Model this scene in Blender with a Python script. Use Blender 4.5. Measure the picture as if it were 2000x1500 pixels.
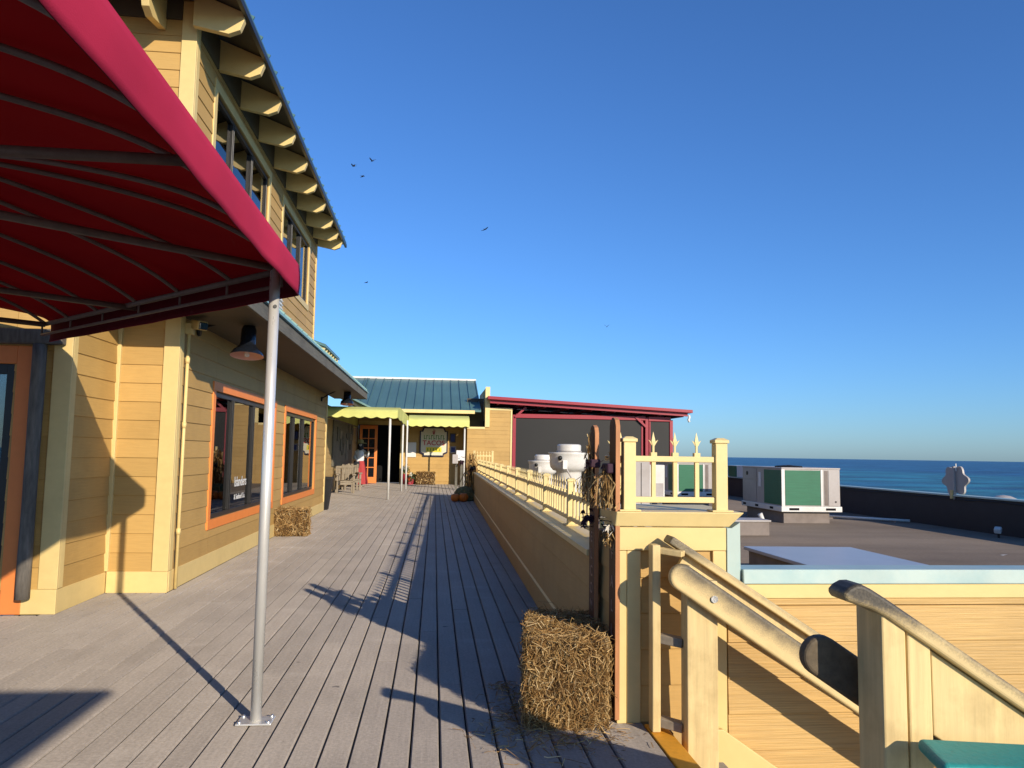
import bpy, bmesh, math, random
import numpy as np
from mathutils import Matrix, Vector
random.seed(7); rng = np.random.default_rng(7)
for o in list(bpy.data.objects): bpy.data.objects.remove(o)
SC = bpy.context.scene
COL = SC.collection

# ---------------------------------------------------------------- camera, sky, sun, exposure
CAMH = 1.42
cam = bpy.data.cameras.new('camera'); camo = bpy.data.objects.new('camera', cam); COL.objects.link(camo)
cam.sensor_width = 36.0; cam.lens = 27.0; cam.clip_start = 0.05; cam.clip_end = 60000
camo.matrix_world = Matrix(((0.99484, -0.02467, -0.09850, 0), (-0.10016, -0.08840, -0.99104, 0), (0.01574, 0.99578, -0.09042, CAMH), (0, 0, 0, 1)))
SC.camera = camo
SUN_AZ = math.radians(29.7); SUN_EL = math.radians(19.4)      # light travels towards (-sin az, cos az)
LDIR = Vector((-math.sin(SUN_AZ)*math.cos(SUN_EL), math.cos(SUN_AZ)*math.cos(SUN_EL), -math.sin(SUN_EL)))
world = bpy.data.worlds.new('World'); SC.world = world; world.use_nodes = True
wn = world.node_tree; bg = wn.nodes['Background']
sky = wn.nodes.new('ShaderNodeTexSky'); sky.sky_type = 'NISHITA'; sky.sun_disc = False
sky.sun_elevation = SUN_EL; sky.sun_rotation = math.atan2(-LDIR.x, -LDIR.y)
sky.altitude = 0; sky.air_density = 1.0; sky.dust_density = 0.45; sky.ozone_density = 7.0
tint = wn.nodes.new('ShaderNodeMix'); tint.data_type = 'RGBA'; tint.blend_type = 'MULTIPLY'; tint.inputs[0].default_value = 1.0; tint.inputs[7].default_value = (.86, 1.06, 1.27, 1)
wn.links.new(sky.outputs[0], tint.inputs[6]); wn.links.new(tint.outputs[2], bg.inputs[0]); bg.inputs[1].default_value = 0.122
sl = bpy.data.lights.new('sun', 'SUN'); sl.energy = 4.7; sl.angle = math.radians(0.45); sl.color = (1.0, 0.87, 0.70)
so = bpy.data.objects.new('sun', sl); COL.objects.link(so); so.rotation_euler = LDIR.to_track_quat('-Z', 'Y').to_euler(); so.location = (20, -30, 20)
SC.view_settings.view_transform = 'Standard'; SC.view_settings.look = 'None'; SC.view_settings.gamma = 1.0
SC.view_settings.exposure = 0.2; SC.view_settings.use_curve_mapping = False
SC.render.engine = 'CYCLES'; SC.cycles.max_bounces = 8; SC.cycles.transparent_max_bounces = 16

# ---------------------------------------------------------------- materials
def srgb(r, g, b, k=1.0):
    f = lambda c: ((c/255+0.055)/1.055)**2.4 if c > 10 else c/255/12.92
    return (f(r)*k, f(g)*k, f(b)*k, 1)
class NT:
    def __init__(s, name):
        s.m = bpy.data.materials.new(name); s.m.use_nodes = True; s.t = s.m.node_tree
        s.b = s.t.nodes['Principled BSDF']; s.out = s.t.nodes['Material Output']
    def n(s, typ, **kw):
        n = s.t.nodes.new(typ)
        for k, v in kw.items():
            if k.startswith('i_'): n.inputs[k[2:].replace('_', ' ')].default_value = v
            else: setattr(n, k, v)
        return n
    def l(s, a, b): s.t.links.new(a, b)
    def pos(s, scale):
        g = s.n('ShaderNodeNewGeometry'); mp = s.n('ShaderNodeMapping'); mp.inputs['Scale'].default_value = scale
        s.l(g.outputs['Position'], mp.inputs['Vector']); return mp.outputs[0]
    def noise(s, vec, scale=1, detail=4, rough=.55):
        n = s.n('ShaderNodeTexNoise'); n.inputs['Scale'].default_value = scale; n.inputs['Detail'].default_value = detail; n.inputs['Roughness'].default_value = rough
        s.l(vec, n.inputs['Vector']); return n.outputs['Fac']
    def ramp(s, fac, stops):
        r = s.n('ShaderNodeValToRGB'); e = r.color_ramp.elements
        while len(e) < len(stops): e.new(.5)
        for i, (p, c) in enumerate(stops):
            e[i].position = p; e[i].color = c if len(c) == 4 else (*c, 1)
        s.l(fac, r.inputs[0]); return r.outputs[0]
    def mul(s, a, b, fac=1.0, blend='MULTIPLY'):
        m = s.n('ShaderNodeMix'); m.data_type = 'RGBA'; m.blend_type = blend; m.inputs[0].default_value = fac
        for sock, v in ((m.inputs[6], a), (m.inputs[7], b)):
            if hasattr(v, 'links'): s.l(v, sock)
            else: sock.default_value = v
        return m.outputs[2]
    def mixf(s, f, a, b):
        m = s.n('ShaderNodeMix'); m.data_type = 'RGBA'; s.l(f, m.inputs[0])
        for sock, v in ((m.inputs[6], a), (m.inputs[7], b)):
            if hasattr(v, 'links'): s.l(v, sock)
            else: sock.default_value = v
        return m.outputs[2]
    def bump(s, h, strength=.3, dist=.005):
        b = s.n('ShaderNodeBump'); b.inputs['Strength'].default_value = strength; b.inputs['Distance'].default_value = dist
        s.l(h, b.inputs['Height']); s.l(b.outputs[0], s.b.inputs['Normal'])
    def col(s, c): 
        if hasattr(c, 'links'): s.l(c, s.b.inputs['Base Color'])
        else: s.b.inputs['Base Color'].default_value = c
    def rough(s, r): s.b.inputs['Roughness'].default_value = r
def g(v): return (v, v, v, 1)
def paint(name, c, rough=.55, var=.12, grain=(6, 6, 60), bump=.25, dirt=.18, spec=.35, objvar=.06, dirtcol=(.45, .40, .33, 1), dscale=1.6):
    t = NT(name); v = t.pos(grain)
    n1 = t.noise(v, 1, 5, .6)
    c1 = t.mul(c, t.ramp(n1, [(.25, g(1-var)), (.75, g(1+var*.4))]))
    n2 = t.noise(t.pos((1, 1, .8)), dscale, 6, .62)
    c2 = t.mul(c1, t.mixf(t.ramp(n2, [(.48, g(0)), (.80, g(1))]), g(1), dirtcol), dirt*2 if dirt < .5 else 1)
    oi = t.n('ShaderNodeObjectInfo')
    c3 = t.mul(c2, t.ramp(oi.outputs['Random'], [(0, g(1-objvar)), (1, g(1+objvar*.5))]))
    t.col(c3); t.rough(rough); t.b.inputs['Specular IOR Level'].default_value = spec
    if bump: t.bump(n1, bump, .004)
    return t.m
M = {}
M['siding'] = paint('siding_yellow', (.52, .322, .100, 1), .6, .10, (5, 5, 70), .25, .16, .35, .10)
M['sidegrain'] = paint('siding_woodgrain', (.60, .385, .135, 1), .55, .30, (2.2, 2.2, 120), 1.0, .12)
M['cream'] = paint('cream_trim', (.73, .55, .225, 1), .5, .06, (9, 9, 14), .15, .12)
M['creamrail'] = paint('cream_railing', (.78, .61, .27, 1), .45, .05, (14, 14, 14), .12, .14)
M['knee'] = paint('knee_wall_paint', (.47, .315, .125, 1), .6, .08, (5, 5, 60), .2, .15)
M['orange'] = paint('orange_trim', (.90, .27, .055, 1), .45, .05, (9, 9, 9), .1, .08)
M['doororange'] = paint('door_orange', (.78, .24, .06, 1), .45, .06, (9, 9, 9), .1, .1)
M['maroon'] = paint('maroon_paint', (.33, .032, .045, 1), .4, .06, (9, 9, 9), .1, .12)
M['black'] = paint('black_frame', (.022, .021, .02, 1), .35, .1, (20, 20, 20), .05, .05)
M['blackenamel'] = paint('black_enamel', (.008, .01, .014, 1), .18, .1, (5, 5, 5), 0, 0, .5)
M['pink'] = paint('lamp_inner', (.85, .48, .38, 1), .5, .05, (9, 9, 9), 0, .05)
M['bulb'] = paint('bulb_glass', (.8, .78, .72, 1), .2, .02, (9, 9, 9), 0, 0)
M['white'] = paint('white_enamel', (.72, .70, .64, 1), .35, .05, (6, 6, 6), .08, .2)
M['galv'] = paint('galvanised_cabinet', (.43, .39, .355, 1), .45, .08, (8, 8, 8), .1, .2)
M['greencoil'] = paint('green_coil', (.025, .15, .075, 1), .55, .15, (3, 3, 60), .4, .15)
M['curb'] = paint('roof_curb', (.24, .20, .17, 1), .9, .2, (6, 6, 6), .4, .3)
M['parapet'] = paint('black_membrane', (.022, .022, .026, 1), .6, .25, (3, 3, 3), .3, .1)
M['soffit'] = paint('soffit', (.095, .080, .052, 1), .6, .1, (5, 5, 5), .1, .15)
M['fascia'] = paint('weathered_fascia', (.17, .155, .115, 1), .7, .35, (4, 4, 40), .5, .4)
M['greypost'] = paint('weathered_grey_post', (.165, .148, .125, 1), .75, .55, (30, 30, 5), .6, .3)
M['bluecap'] = paint('pale_blue_flashing', (.43, .53, .47, 1), .4, .14, (3, 3, 3), .1, .45, .45, 0, (.50, .78, .90, 1), 2.2)
M['ridge'] = paint('white_ridge', (.75, .74, .70, 1), .5, .05, (8, 8, 8), .1, .2)
M['tealboard'] = paint('teal_bench_paint', (.025, .27, .24, 1), .5, .12, (60, 60, 60), .6, .1)
M['nosing'] = paint('yellow_nosing', (.78, .36, .03, 1), .6, .15, (30, 30, 30), .3, .2)
M['lime'] = None
M['woodgrey'] = paint('weathered_chair_wood', (.30, .25, .18, 1), .8, .3, (30, 30, 30), .5, .3)
M['signframe'] = paint('sign_frame_navy', (.02, .02, .055, 1), .4, .1, (9, 9, 9), 0, 0)
M['signface'] = paint('sign_face', (.70, .66, .50, 1), .5, .06, (5, 5, 5), 0, .12)
M['red'] = paint('red_paint', (.50, .02, .03, 1), .45, .08, (9, 9, 9), 0, .05)
M['green'] = paint('green_paint', (.10, .26, .03, 1), .5, .08, (9, 9, 9), 0, .05)
M['yellowp'] = paint('yellow_paint', (.80, .62, .05, 1), .5, .06, (9, 9, 9), 0, .05)
M['bluepict'] = paint('blue_picture', (.02, .03, .2, 1), .4, .2, (9, 9, 9), 0, 0)
M['paper'] = paint('paper', (.78, .76, .70, 1), .7, .08, (30, 30, 30), 0, .05)
M['porchred'] = paint('porch_board_red', (.050, .013, .010, 1), .55, .3, (40, 40, 6), .4, .3)
M['porchedge'] = paint('porch_board_edge', (.50, .22, .09, 1), .6, .2, (40, 40, 6), .3, .2)
M['letterpaint'] = paint('faded_letter_paint', (.34, .24, .20, 1), .7, .3, (60, 60, 60), 0, .3)
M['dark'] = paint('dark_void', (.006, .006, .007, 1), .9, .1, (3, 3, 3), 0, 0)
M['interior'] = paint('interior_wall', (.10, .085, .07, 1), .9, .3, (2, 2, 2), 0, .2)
M['intfloor'] = paint('interior_floor', (.08, .06, .05, 1), .7, .3, (6, 6, 6), 0, .2)  # plain dark brown of the floor inside the building
M['pumpkin'] = paint('pumpkin_skin', (.62, .17, .02, 1), .45, .2, (14, 14, 5), .1, .2)
M['stalk'] = paint('stalk', (.14, .13, .05, 1), .8, .2, (20, 20, 20), .2, .2)
M['trash'] = paint('black_plastic', (.015, .015, .016, 1), .5, .1, (9, 9, 9), .05, .1)
M['bird'] = paint('bird_feathers', (.03, .03, .035, 1), .8, .1, (9, 9, 9), 0, 0)
M['leafdark'] = paint('dark_leaf', (.045, .015, .03, 1), .7, .3, (20, 20, 20), .1, .1)
M['foliage'] = paint('foliage', (.05, .09, .03, 1), .7, .3, (20, 20, 20), .1, .1)
M['flower'] = paint('flower_white', (.75, .68, .55, 1), .7, .1, (20, 20, 20), 0, .1)
M['flowerred'] = paint('flower_red', (.55, .08, .02, 1), .7, .2, (20, 20, 20), 0, .1)
M['cloth'] = paint('white_cloth', (.80, .80, .78, 1), .9, .08, (15, 15, 15), .1, .05)
M['skirt'] = paint('red_skirt', (.40, .05, .05, 1), .9, .15, (15, 15, 4), .2, .05)
M['skirtdark'] = paint('dark_cloth', (.02, .022, .03, 1), .9, .15, (15, 15, 4), .2, .05)
M['skin'] = paint('bone_face', (.55, .50, .40, 1), .7, .1, (15, 15, 15), 0, .1)
M['hair'] = paint('black_hair', (.012, .010, .010, 1), .6, .1, (15, 15, 60), .2, 0)
M['hat'] = paint('straw_hat', (.34, .30, .13, 1), .8, .1, (30, 30, 30), .2, .05)
M['cable'] = paint('black_cable', (.012, .012, .012, 1), .5, .1, (9, 9, 9), 0, 0)
M['mesh'] = None

def m_metal(name, c, rough, streak=.12):
    t = NT(name); n = t.noise(t.pos((18, 18, 3)), 1, 5, .6)
    t.col(t.mul(c, t.ramp(n, [(.3, g(1-streak)), (.7, g(1))]))); t.b.inputs['Metallic'].default_value = .85
    r = t.ramp(n, [(.3, g(rough*.8)), (.7, g(rough*1.25))]); t.l(r, t.b.inputs['Roughness'])
    return t.m
M['pole'] = m_metal('galvanised_pole', (.86, .83, .75, 1), .30); M['pole'].node_tree.nodes['Principled BSDF'].inputs['Metallic'].default_value = .5
M['frame'] = paint('canopy_frame_steel', (.17, .115, .095, 1), .5, .25, (20, 20, 20), .2, .3)
M['bolt'] = m_metal('zinc_bolt', (.7, .69, .66, 1), .3)

def m_deck():
    t = NT('composite_decking')
    grain = t.noise(t.pos((55, 2.2, 1)), 1, 6, .65)
    speck = t.noise(t.pos((1, 1, 1)), 55, 4, .7)
    blot = t.noise(t.pos((1.3, .7, 1)), 1.4, 5, .6)
    oi = t.n('ShaderNodeObjectInfo')
    base = t.ramp(oi.outputs['Random'], [(0, (.250, .219, .186, 1)), (.5, (.270, .236, .199, 1)), (1, (.290, .254, .215, 1))])
    c = t.mul(base, t.ramp(grain, [(.28, g(.88)), (.72, g(1.07))]))
    c = t.mul(c, t.ramp(speck, [(.35, g(.80)), (.65, g(1.10))]))
    c = t.mul(c, t.ramp(blot, [(.3, g(.86)), (.7, g(1.10))]))
    pale = t.noise(t.pos((1.1, 2.6, 1)), 1.0, 3, .5)
    c = t.mixf(t.ramp(pale, [(.60, g(0)), (.78, g(.30))]), c, (.42, .38, .33, 1))
    vo = t.n('ShaderNodeTexVoronoi'); vo.inputs['Scale'].default_value = 2.3; vo.inputs['Randomness'].default_value = 1
    wob = t.n('ShaderNodeVectorMath', operation='ADD'); ns = t.n('ShaderNodeTexNoise'); ns.inputs['Scale'].default_value = 30
    gp = t.pos((1, 1, 1)); t.l(gp, ns.inputs['Vector']); sc = t.n('ShaderNodeVectorMath', operation='SCALE'); sc.inputs['Scale'].default_value = .05
    t.l(ns.outputs['Color'], sc.inputs[0]); t.l(gp, wob.inputs[0]); t.l(sc.outputs[0], wob.inputs[1]); t.l(wob.outputs[0], vo.inputs['Vector'])
    spot = t.ramp(vo.outputs['Distance'], [(.035, g(.8)), (.055, g(0))])
    c = t.mixf(spot, c, (.06, .05, .045, 1))
    t.col(c); t.rough(.62); t.b.inputs['Specular IOR Level'].default_value = .3; t.b.inputs['Diffuse Roughness'].default_value = 1.0
    add = t.n('ShaderNodeMath', operation='ADD'); t.l(grain, add.inputs[0]); t.l(speck, add.inputs[1]); t.bump(add.outputs[0], .35, .003)
    return t.m
M['deck'] = m_deck()
M['joist'] = paint('deck_joist', (.03, .026, .024, 1), .9, .2, (5, 5, 5), 0, .2)

def m_canvas(name, c, trans, tw=.5, fold_shade=(.9, .9, .9)):
    t = NT(name); n = t.noise(t.pos(fold_shade), 1, 4, .55); w = t.noise(t.pos((1, 1, 1)), 220, 2, .5)
    cc = t.mul(c, t.ramp(n, [(.3, g(.82)), (.7, g(1.06))]))  # shade and highlights of soft folds put into the canvas colour
    st = t.noise(t.pos((9, 1.5, 9)), 1, 3, .5)
    cc = t.mixf(t.ramp(st, [(.68, g(0)), (.82, g(.10))]), cc, (.55, .45, .42, 1))
    t.col(cc); t.rough(.8); t.b.inputs['Specular IOR Level'].default_value = .08
    wr = t.noise(t.pos((1.4, 1.6, 4)), 1, 2, .5); ad = t.n('ShaderNodeMath', operation='MULTIPLY_ADD'); t.l(w, ad.inputs[0]); ad.inputs[1].default_value = .03; t.l(wr, ad.inputs[2]); t.bump(ad.outputs[0], .3, .06)
    tr = t.n('ShaderNodeBsdfTranslucent'); tr.inputs['Color'].default_value = trans
    mx = t.n('ShaderNodeMixShader'); mx.inputs[0].default_value = tw
    t.l(t.b.outputs[0], mx.inputs[1]); t.l(tr.outputs[0], mx.inputs[2]); t.l(mx.outputs[0], t.out.inputs[0])
    return t.m
M['redcanvas'] = m_canvas('red_canvas', (.34, .010, .020, 1), (.34, .005, .005, 1), .48)
M['redinnershade'] = m_canvas('red_valance_inner_shade', (.10, .006, .012, 1), (.05, .001, .002, 1), .05)  # inner side of the valances: shade painted in as a darker red
M['redvalance'] = m_canvas('red_valance_canvas', (.52, .03, .075, 1), (.10, .002, .004, 1), .05)
M['lime'] = m_canvas('lime_canvas', (.80, .80, .26, 1), (.60, .64, .10, 1), .2)

def m_standing(name, c):
    t = NT(name); n = t.noise(t.pos((.6, .6, .6)), 1, 5, .6); n2 = t.noise(t.pos((9, 1, 1)), 1, 4, .6)
    t.col(t.mul(t.mul(c, t.ramp(n, [(.3, g(.85)), (.7, g(1.1))])), t.ramp(n2, [(.3, g(.93)), (.7, g(1.05))])))
    t.rough(.38); t.b.inputs['Specular IOR Level'].default_value = .5; return t.m
M['tealroof'] = m_standing('teal_metal_roof', (.085, .175, .168, 1))
M['paleteal'] = m_standing('pale_teal_roof_edge', (.25, .42, .38, 1))

def m_gravel():
    t = NT('flat_roof_felt'); a = t.noise(t.pos((.35, .35, 1)), 1, 6, .6); b = t.noise(t.pos((1, 1, 1)), 24, 5, .7); d = t.noise(t.pos((.12, .9, 1)), 1, 4, .6)
    c = t.ramp(a, [(.3, (.122, .092, .066, 1)), (.7, (.185, .146, .108, 1))])
    c = t.mul(c, t.ramp(b, [(.3, g(.75)), (.7, g(1.12))])); c = t.mul(c, t.ramp(d, [(.35, g(.82)), (.6, g(1.06))]))
    t.col(c); t.rough(.9); t.b.inputs['Diffuse Roughness'].default_value = 1.0; t.bump(b, .5, .01); return t.m
M['gravel'] = m_gravel()

def m_sea():
    t = NT('sea_water')
    big = t.noise(t.pos((.006, .012, 1)), 1, 5, .6); mid = t.noise(t.pos((.028, .034, 1)), 1, 7, .72)
    gm = t.n('ShaderNodeNewGeometry'); sx = t.n('ShaderNodeSeparateXYZ'); t.l(gm.outputs['Position'], sx.inputs[0])
    mr = t.n('ShaderNodeMapRange'); mr.inputs['From Min'].default_value = 60; mr.inputs['From Max'].default_value = 420; t.l(sx.outputs['X'], mr.inputs['Value'])
    near = t.mixf(t.ramp(big, [(.42, g(0)), (.62, g(1))]), (.004, .055, .12, 1), (.030, .27, .25, 1))
    far = t.mixf(t.ramp(big, [(.4, g(0)), (.65, g(1))]), (.003, .036, .11, 1), (.008, .085, .16, 1))
    c = t.mixf(mr.outputs[0], near, far)
    c = t.mul(c, t.ramp(mid, [(.38, g(.30)), (.64, g(1.9))]))
    t.col(c); t.rough(.32); t.b.inputs['IOR'].default_value = 1.33; t.b.inputs['Specular IOR Level'].default_value = .16
    w = t.noise(t.pos((.35, 1.1, 1)), 1, 6, .65); t.bump(w, .6, .5); return t.m
M['sea'] = m_sea()
M['sand'] = paint('beach_sand', (.45, .40, .32, 1), .95, .1, (.5, .5, .5), 0, .1)

def m_glass(name, tint, rough=.02, refl=1.5):
    t = NT(name); t.t.nodes.remove(t.b)
    tr = t.n('ShaderNodeBsdfTransparent'); tr.inputs[0].default_value = tint
    gl = t.n('ShaderNodeBsdfGlossy'); gl.inputs['Roughness'].default_value = rough; gl.inputs['Color'].default_value = g(.95)
    fr = t.n('ShaderNodeFresnel'); fr.inputs[0].default_value = refl; mx = t.n('ShaderNodeMixShader')
    t.l(fr.outputs[0], mx.inputs[0]); t.l(tr.outputs[0], mx.inputs[1]); t.l(gl.outputs[0], mx.inputs[2]); t.l(mx.outputs[0], t.out.inputs[0]); return t.m
M['glass'] = m_glass('window_glass', (.55, .57, .55, 1), .01, 2.1)
def m_mesh():
    t = NT('insect_screen'); n = t.noise(t.pos((.5, .5, .5)), 1, 3, .5); t.col(t.mul((.020, .0195, .018, 1), t.ramp(n, [(.3, g(.85)), (.7, g(1.1))]))); t.rough(.5); t.b.inputs['Specular IOR Level'].default_value = .25; return t.m
M['mesh'] = m_mesh()
def m_lid():
    t = NT('blue_grey_lid'); n = t.noise(t.pos((.8, .8, .8)), 1, 4, .6); t.col(t.mul((.40, .41, .43, 1), t.ramp(n, [(.35, g(.88)), (.7, g(1.08))]))); t.rough(.34); t.b.inputs['Specular IOR Level'].default_value = .45; return t.m
M['lid'] = m_lid()
def m_straw(name, stops):
    t = NT(name); a = t.noise(t.pos((1, 1, 1)), 90, 4, .7); b = t.noise(t.pos((1, 1, 1)), 9, 4, .6)
    at = t.n('ShaderNodeAttribute'); at.attribute_name = 'shade'
    c = t.mul(t.ramp(at.outputs['Fac'], stops), t.ramp(b, [(.3, g(.72)), (.7, g(1.1))]))
    t.col(c); t.rough(.65); t.b.inputs['Specular IOR Level'].default_value = .3; return t.m
M['straw'] = m_straw('straw', [(0, (.20, .095, .022, 1)), (.45, (.33, .19, .062, 1)), (.8, (.50, .32, .12, 1)), (1, (.74, .56, .29, 1))])
M['balecore'] = paint('bale_core', (.085, .045, .014, 1), .9, .4, (40, 40, 40), .9, .3)
def m_weathered(name, c, dark):       # painted rail whose upper faces have mildewed: a stain with its own blotchy shape
    t = NT(name); gm = t.n('ShaderNodeNewGeometry'); sp = t.n('ShaderNodeSeparateXYZ'); t.l(gm.outputs['Normal'], sp.inputs[0])
    n = t.noise(t.pos((60, 60, 60)), 1, 4, .7); n2 = t.noise(t.pos((3, 3, 3)), 1, 4, .6)
    ad = t.n('ShaderNodeMath', operation='MULTIPLY_ADD'); t.l(n, ad.inputs[0]); ad.inputs[1].default_value = .5; t.l(sp.outputs['Z'], ad.inputs[2])
    f = t.ramp(ad.outputs[0], [(.34, g(0)), (.95, g(1))]); c0 = t.mul(c, t.ramp(n2, [(.3, g(.9)), (.7, g(1.04))]))
    t.col(t.mixf(f, c0, t.mul(dark, t.ramp(n, [(.35, g(.6)), (.65, g(1.7))])))); t.rough(.6); t.bump(n, .25, .002); return t.m
M['handrail'] = m_weathered('weathered_handrail', (.72, .54, .24, 1), (.13, .105, .06, 1))
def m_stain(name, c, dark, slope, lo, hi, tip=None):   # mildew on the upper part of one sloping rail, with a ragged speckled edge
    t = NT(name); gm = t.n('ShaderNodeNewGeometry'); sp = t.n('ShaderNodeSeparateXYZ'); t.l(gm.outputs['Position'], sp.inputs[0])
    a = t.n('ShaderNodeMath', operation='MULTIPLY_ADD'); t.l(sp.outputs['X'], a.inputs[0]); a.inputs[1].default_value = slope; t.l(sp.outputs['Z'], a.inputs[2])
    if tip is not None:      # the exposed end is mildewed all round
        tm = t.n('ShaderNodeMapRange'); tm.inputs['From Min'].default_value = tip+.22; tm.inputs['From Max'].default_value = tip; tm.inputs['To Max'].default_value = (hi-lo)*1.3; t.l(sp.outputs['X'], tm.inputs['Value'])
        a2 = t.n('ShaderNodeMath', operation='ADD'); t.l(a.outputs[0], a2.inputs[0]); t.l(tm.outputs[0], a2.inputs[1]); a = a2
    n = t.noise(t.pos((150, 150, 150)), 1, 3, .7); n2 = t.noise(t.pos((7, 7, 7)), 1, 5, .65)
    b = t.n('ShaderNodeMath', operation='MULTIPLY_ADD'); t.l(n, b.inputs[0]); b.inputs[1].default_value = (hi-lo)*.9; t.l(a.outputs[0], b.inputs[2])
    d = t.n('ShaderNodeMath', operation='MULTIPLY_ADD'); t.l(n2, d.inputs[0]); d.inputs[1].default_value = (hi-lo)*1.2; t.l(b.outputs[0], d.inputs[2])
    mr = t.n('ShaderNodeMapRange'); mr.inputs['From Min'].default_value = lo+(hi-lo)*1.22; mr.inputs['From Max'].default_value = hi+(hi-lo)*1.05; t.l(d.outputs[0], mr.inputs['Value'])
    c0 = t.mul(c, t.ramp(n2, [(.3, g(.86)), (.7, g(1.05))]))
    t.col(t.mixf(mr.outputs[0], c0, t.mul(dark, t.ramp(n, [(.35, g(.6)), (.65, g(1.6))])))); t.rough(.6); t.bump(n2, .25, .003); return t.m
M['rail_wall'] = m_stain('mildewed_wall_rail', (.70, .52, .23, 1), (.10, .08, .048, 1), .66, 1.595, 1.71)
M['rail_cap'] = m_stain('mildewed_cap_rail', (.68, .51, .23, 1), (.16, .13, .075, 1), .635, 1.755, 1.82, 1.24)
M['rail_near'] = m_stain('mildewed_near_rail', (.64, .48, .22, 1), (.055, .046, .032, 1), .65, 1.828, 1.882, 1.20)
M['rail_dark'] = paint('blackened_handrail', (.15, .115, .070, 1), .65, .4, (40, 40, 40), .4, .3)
M['newel'] = paint('newel_paint', (.72, .545, .25, 1), .55, .22, (34, 34, 2.2), .5, .35, .35, .06, (.50, .42, .33, 1), 5)

# ---------------------------------------------------------------- mesh helpers
WM = {}
class MB:
    def __init__(s): s.v = []; s.f = []
    def add(s, vs, fs):
        b = len(s.v); s.v += [tuple(v) for v in vs]; s.f += [tuple(i+b for i in f) for f in fs]; return s
    def box(s, x0, x1, y0, y1, z0, z1):
        return s.add([(x0, y0, z0), (x1, y0, z0), (x1, y1, z0), (x0, y1, z0), (x0, y0, z1), (x1, y0, z1), (x1, y1, z1), (x0, y1, z1)],
                     [(0, 3, 2, 1), (4, 5, 6, 7), (0, 1, 5, 4), (1, 2, 6, 5), (2, 3, 7, 6), (3, 0, 4, 7)])
    def bar(s, a, b, w, h, up=(0, 0, 1)):          # rectangular bar from a to b
        a = Vector(a); b = Vector(b); d = (b-a).normalized(); r = d.cross(Vector(up)).normalized(); u = r.cross(d).normalized()
        vs = [p+r*i*w/2+u*j*h/2 for p in (a, b) for i, j in ((-1, -1), (1, -1), (1, 1), (-1, 1))]
        return s.add(vs, [(0, 3, 2, 1)[::-1], (4, 5, 6, 7)[::-1], (0, 1, 5, 4)[::-1], (1, 2, 6, 5)[::-1], (2, 3, 7, 6)[::-1], (3, 0, 4, 7)[::-1]])
    def prism(s, poly, axis, a, b):                # poly in the two other axes (ordered x<y<z), extruded along axis
        n = len(poly)
        def mk(p, q): return {0: (q, p[0], p[1]), 1: (p[0], q, p[1]), 2: (p[0], p[1], q)}[axis]
        return s.add([mk(p, a) for p in poly]+[mk(p, b) for p in poly], [tuple(range(n))[::-1], tuple(range(n, 2*n))]+[(i, (i+1) % n, n+(i+1) % n, n+i) for i in range(n)])
    def tube(s, pts, r, n=10, caps=True):
        pts = [Vector(p) for p in pts]; rs = r if hasattr(r, '__len__') else [r]*len(pts); rings = []
        for i, p in enumerate(pts):
            d = (pts[min(i+1, len(pts)-1)]-pts[max(i-1, 0)]).normalized(); up = Vector((0, 0, 1)) if abs(d.z) < .95 else Vector((1, 0, 0))
            x = d.cross(up).normalized(); y = x.cross(d).normalized()
            rings.append([p+(x*math.cos(2*math.pi*k/n)+y*math.sin(2*math.pi*k/n))*rs[i] for k in range(n)])
        vs = [v for r_ in rings for v in r_]; fs = []
        for i in range(len(pts)-1):
            for k in range(n): fs.append((i*n+k, i*n+(k+1) % n, (i+1)*n+(k+1) % n, (i+1)*n+k))
        if caps: fs += [tuple(range(n)), tuple(range((len(pts)-1)*n, len(pts)*n))[::-1]]
        return s.add(vs, fs)
    def lathe(s, prof, c=(0, 0, 0), n=24, squash=None):
        vs = []; fs = []; m = len(prof)
        for k in range(n):
            a = 2*math.pi*k/n; q = squash(a) if squash else 1
            vs += [(c[0]+r*q*math.cos(a), c[1]+r*q*math.sin(a), c[2]+z) for r, z in prof]
        for k in range(n):
            for i in range(m-1): fs.append((k*m+i, ((k+1) % n)*m+i, ((k+1) % n)*m+i+1, k*m+i+1))
        return s.add(vs, fs)
    def mesh(s, name, mat=None, smooth=False):
        me = bpy.data.meshes.new(name); me.from_pydata(s.v, [], s.f); 
        bm = bmesh.new(); bm.from_mesh(me); bmesh.ops.remove_doubles(bm, verts=bm.verts, dist=1e-6); bmesh.ops.recalc_face_normals(bm, faces=bm.faces); bm.to_mesh(me); bm.free()
        if mat: me.materials.append(M[mat] if isinstance(mat, str) else mat)
        if smooth: me.polygons.foreach_set('use_smooth', [True]*len(me.polygons))
        me.update(); return me
    def build(s, name, mat, parent=None, smooth=False, bevel=0, seg=2, local=False):
        return put(s.mesh(name, mat, smooth), name, parent, bevel=bevel, seg=seg, local=local, smooth=smooth)
def put(me, name, parent=None, mw=None, bevel=0, seg=2, local=False, smooth=False):
    o = bpy.data.objects.new(name, me); COL.objects.link(o)
    mw = mw or Matrix()
    if parent is not None:
        pw = WM[parent.name]; o.parent = parent
        if local: o.matrix_basis = mw; WM[o.name] = pw @ mw
        else: o.matrix_parent_inverse = pw.inverted(); o.matrix_basis = mw; WM[o.name] = mw.copy()
    else: o.matrix_basis = mw; WM[o.name] = mw.copy()
    if bevel:
        b = o.modifiers.new('bevel', 'BEVEL'); b.width = bevel; b.segments = seg; b.limit_method = 'ANGLE'; b.angle_limit = math.radians(40)
        if not smooth: b.harden_normals = False
    return o
def tag(o, label, cat, group=None, kind=None):
    o['label'] = label; o['category'] = cat
    if group: o['group'] = group
    if kind: o['kind'] = kind
    return o
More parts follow.
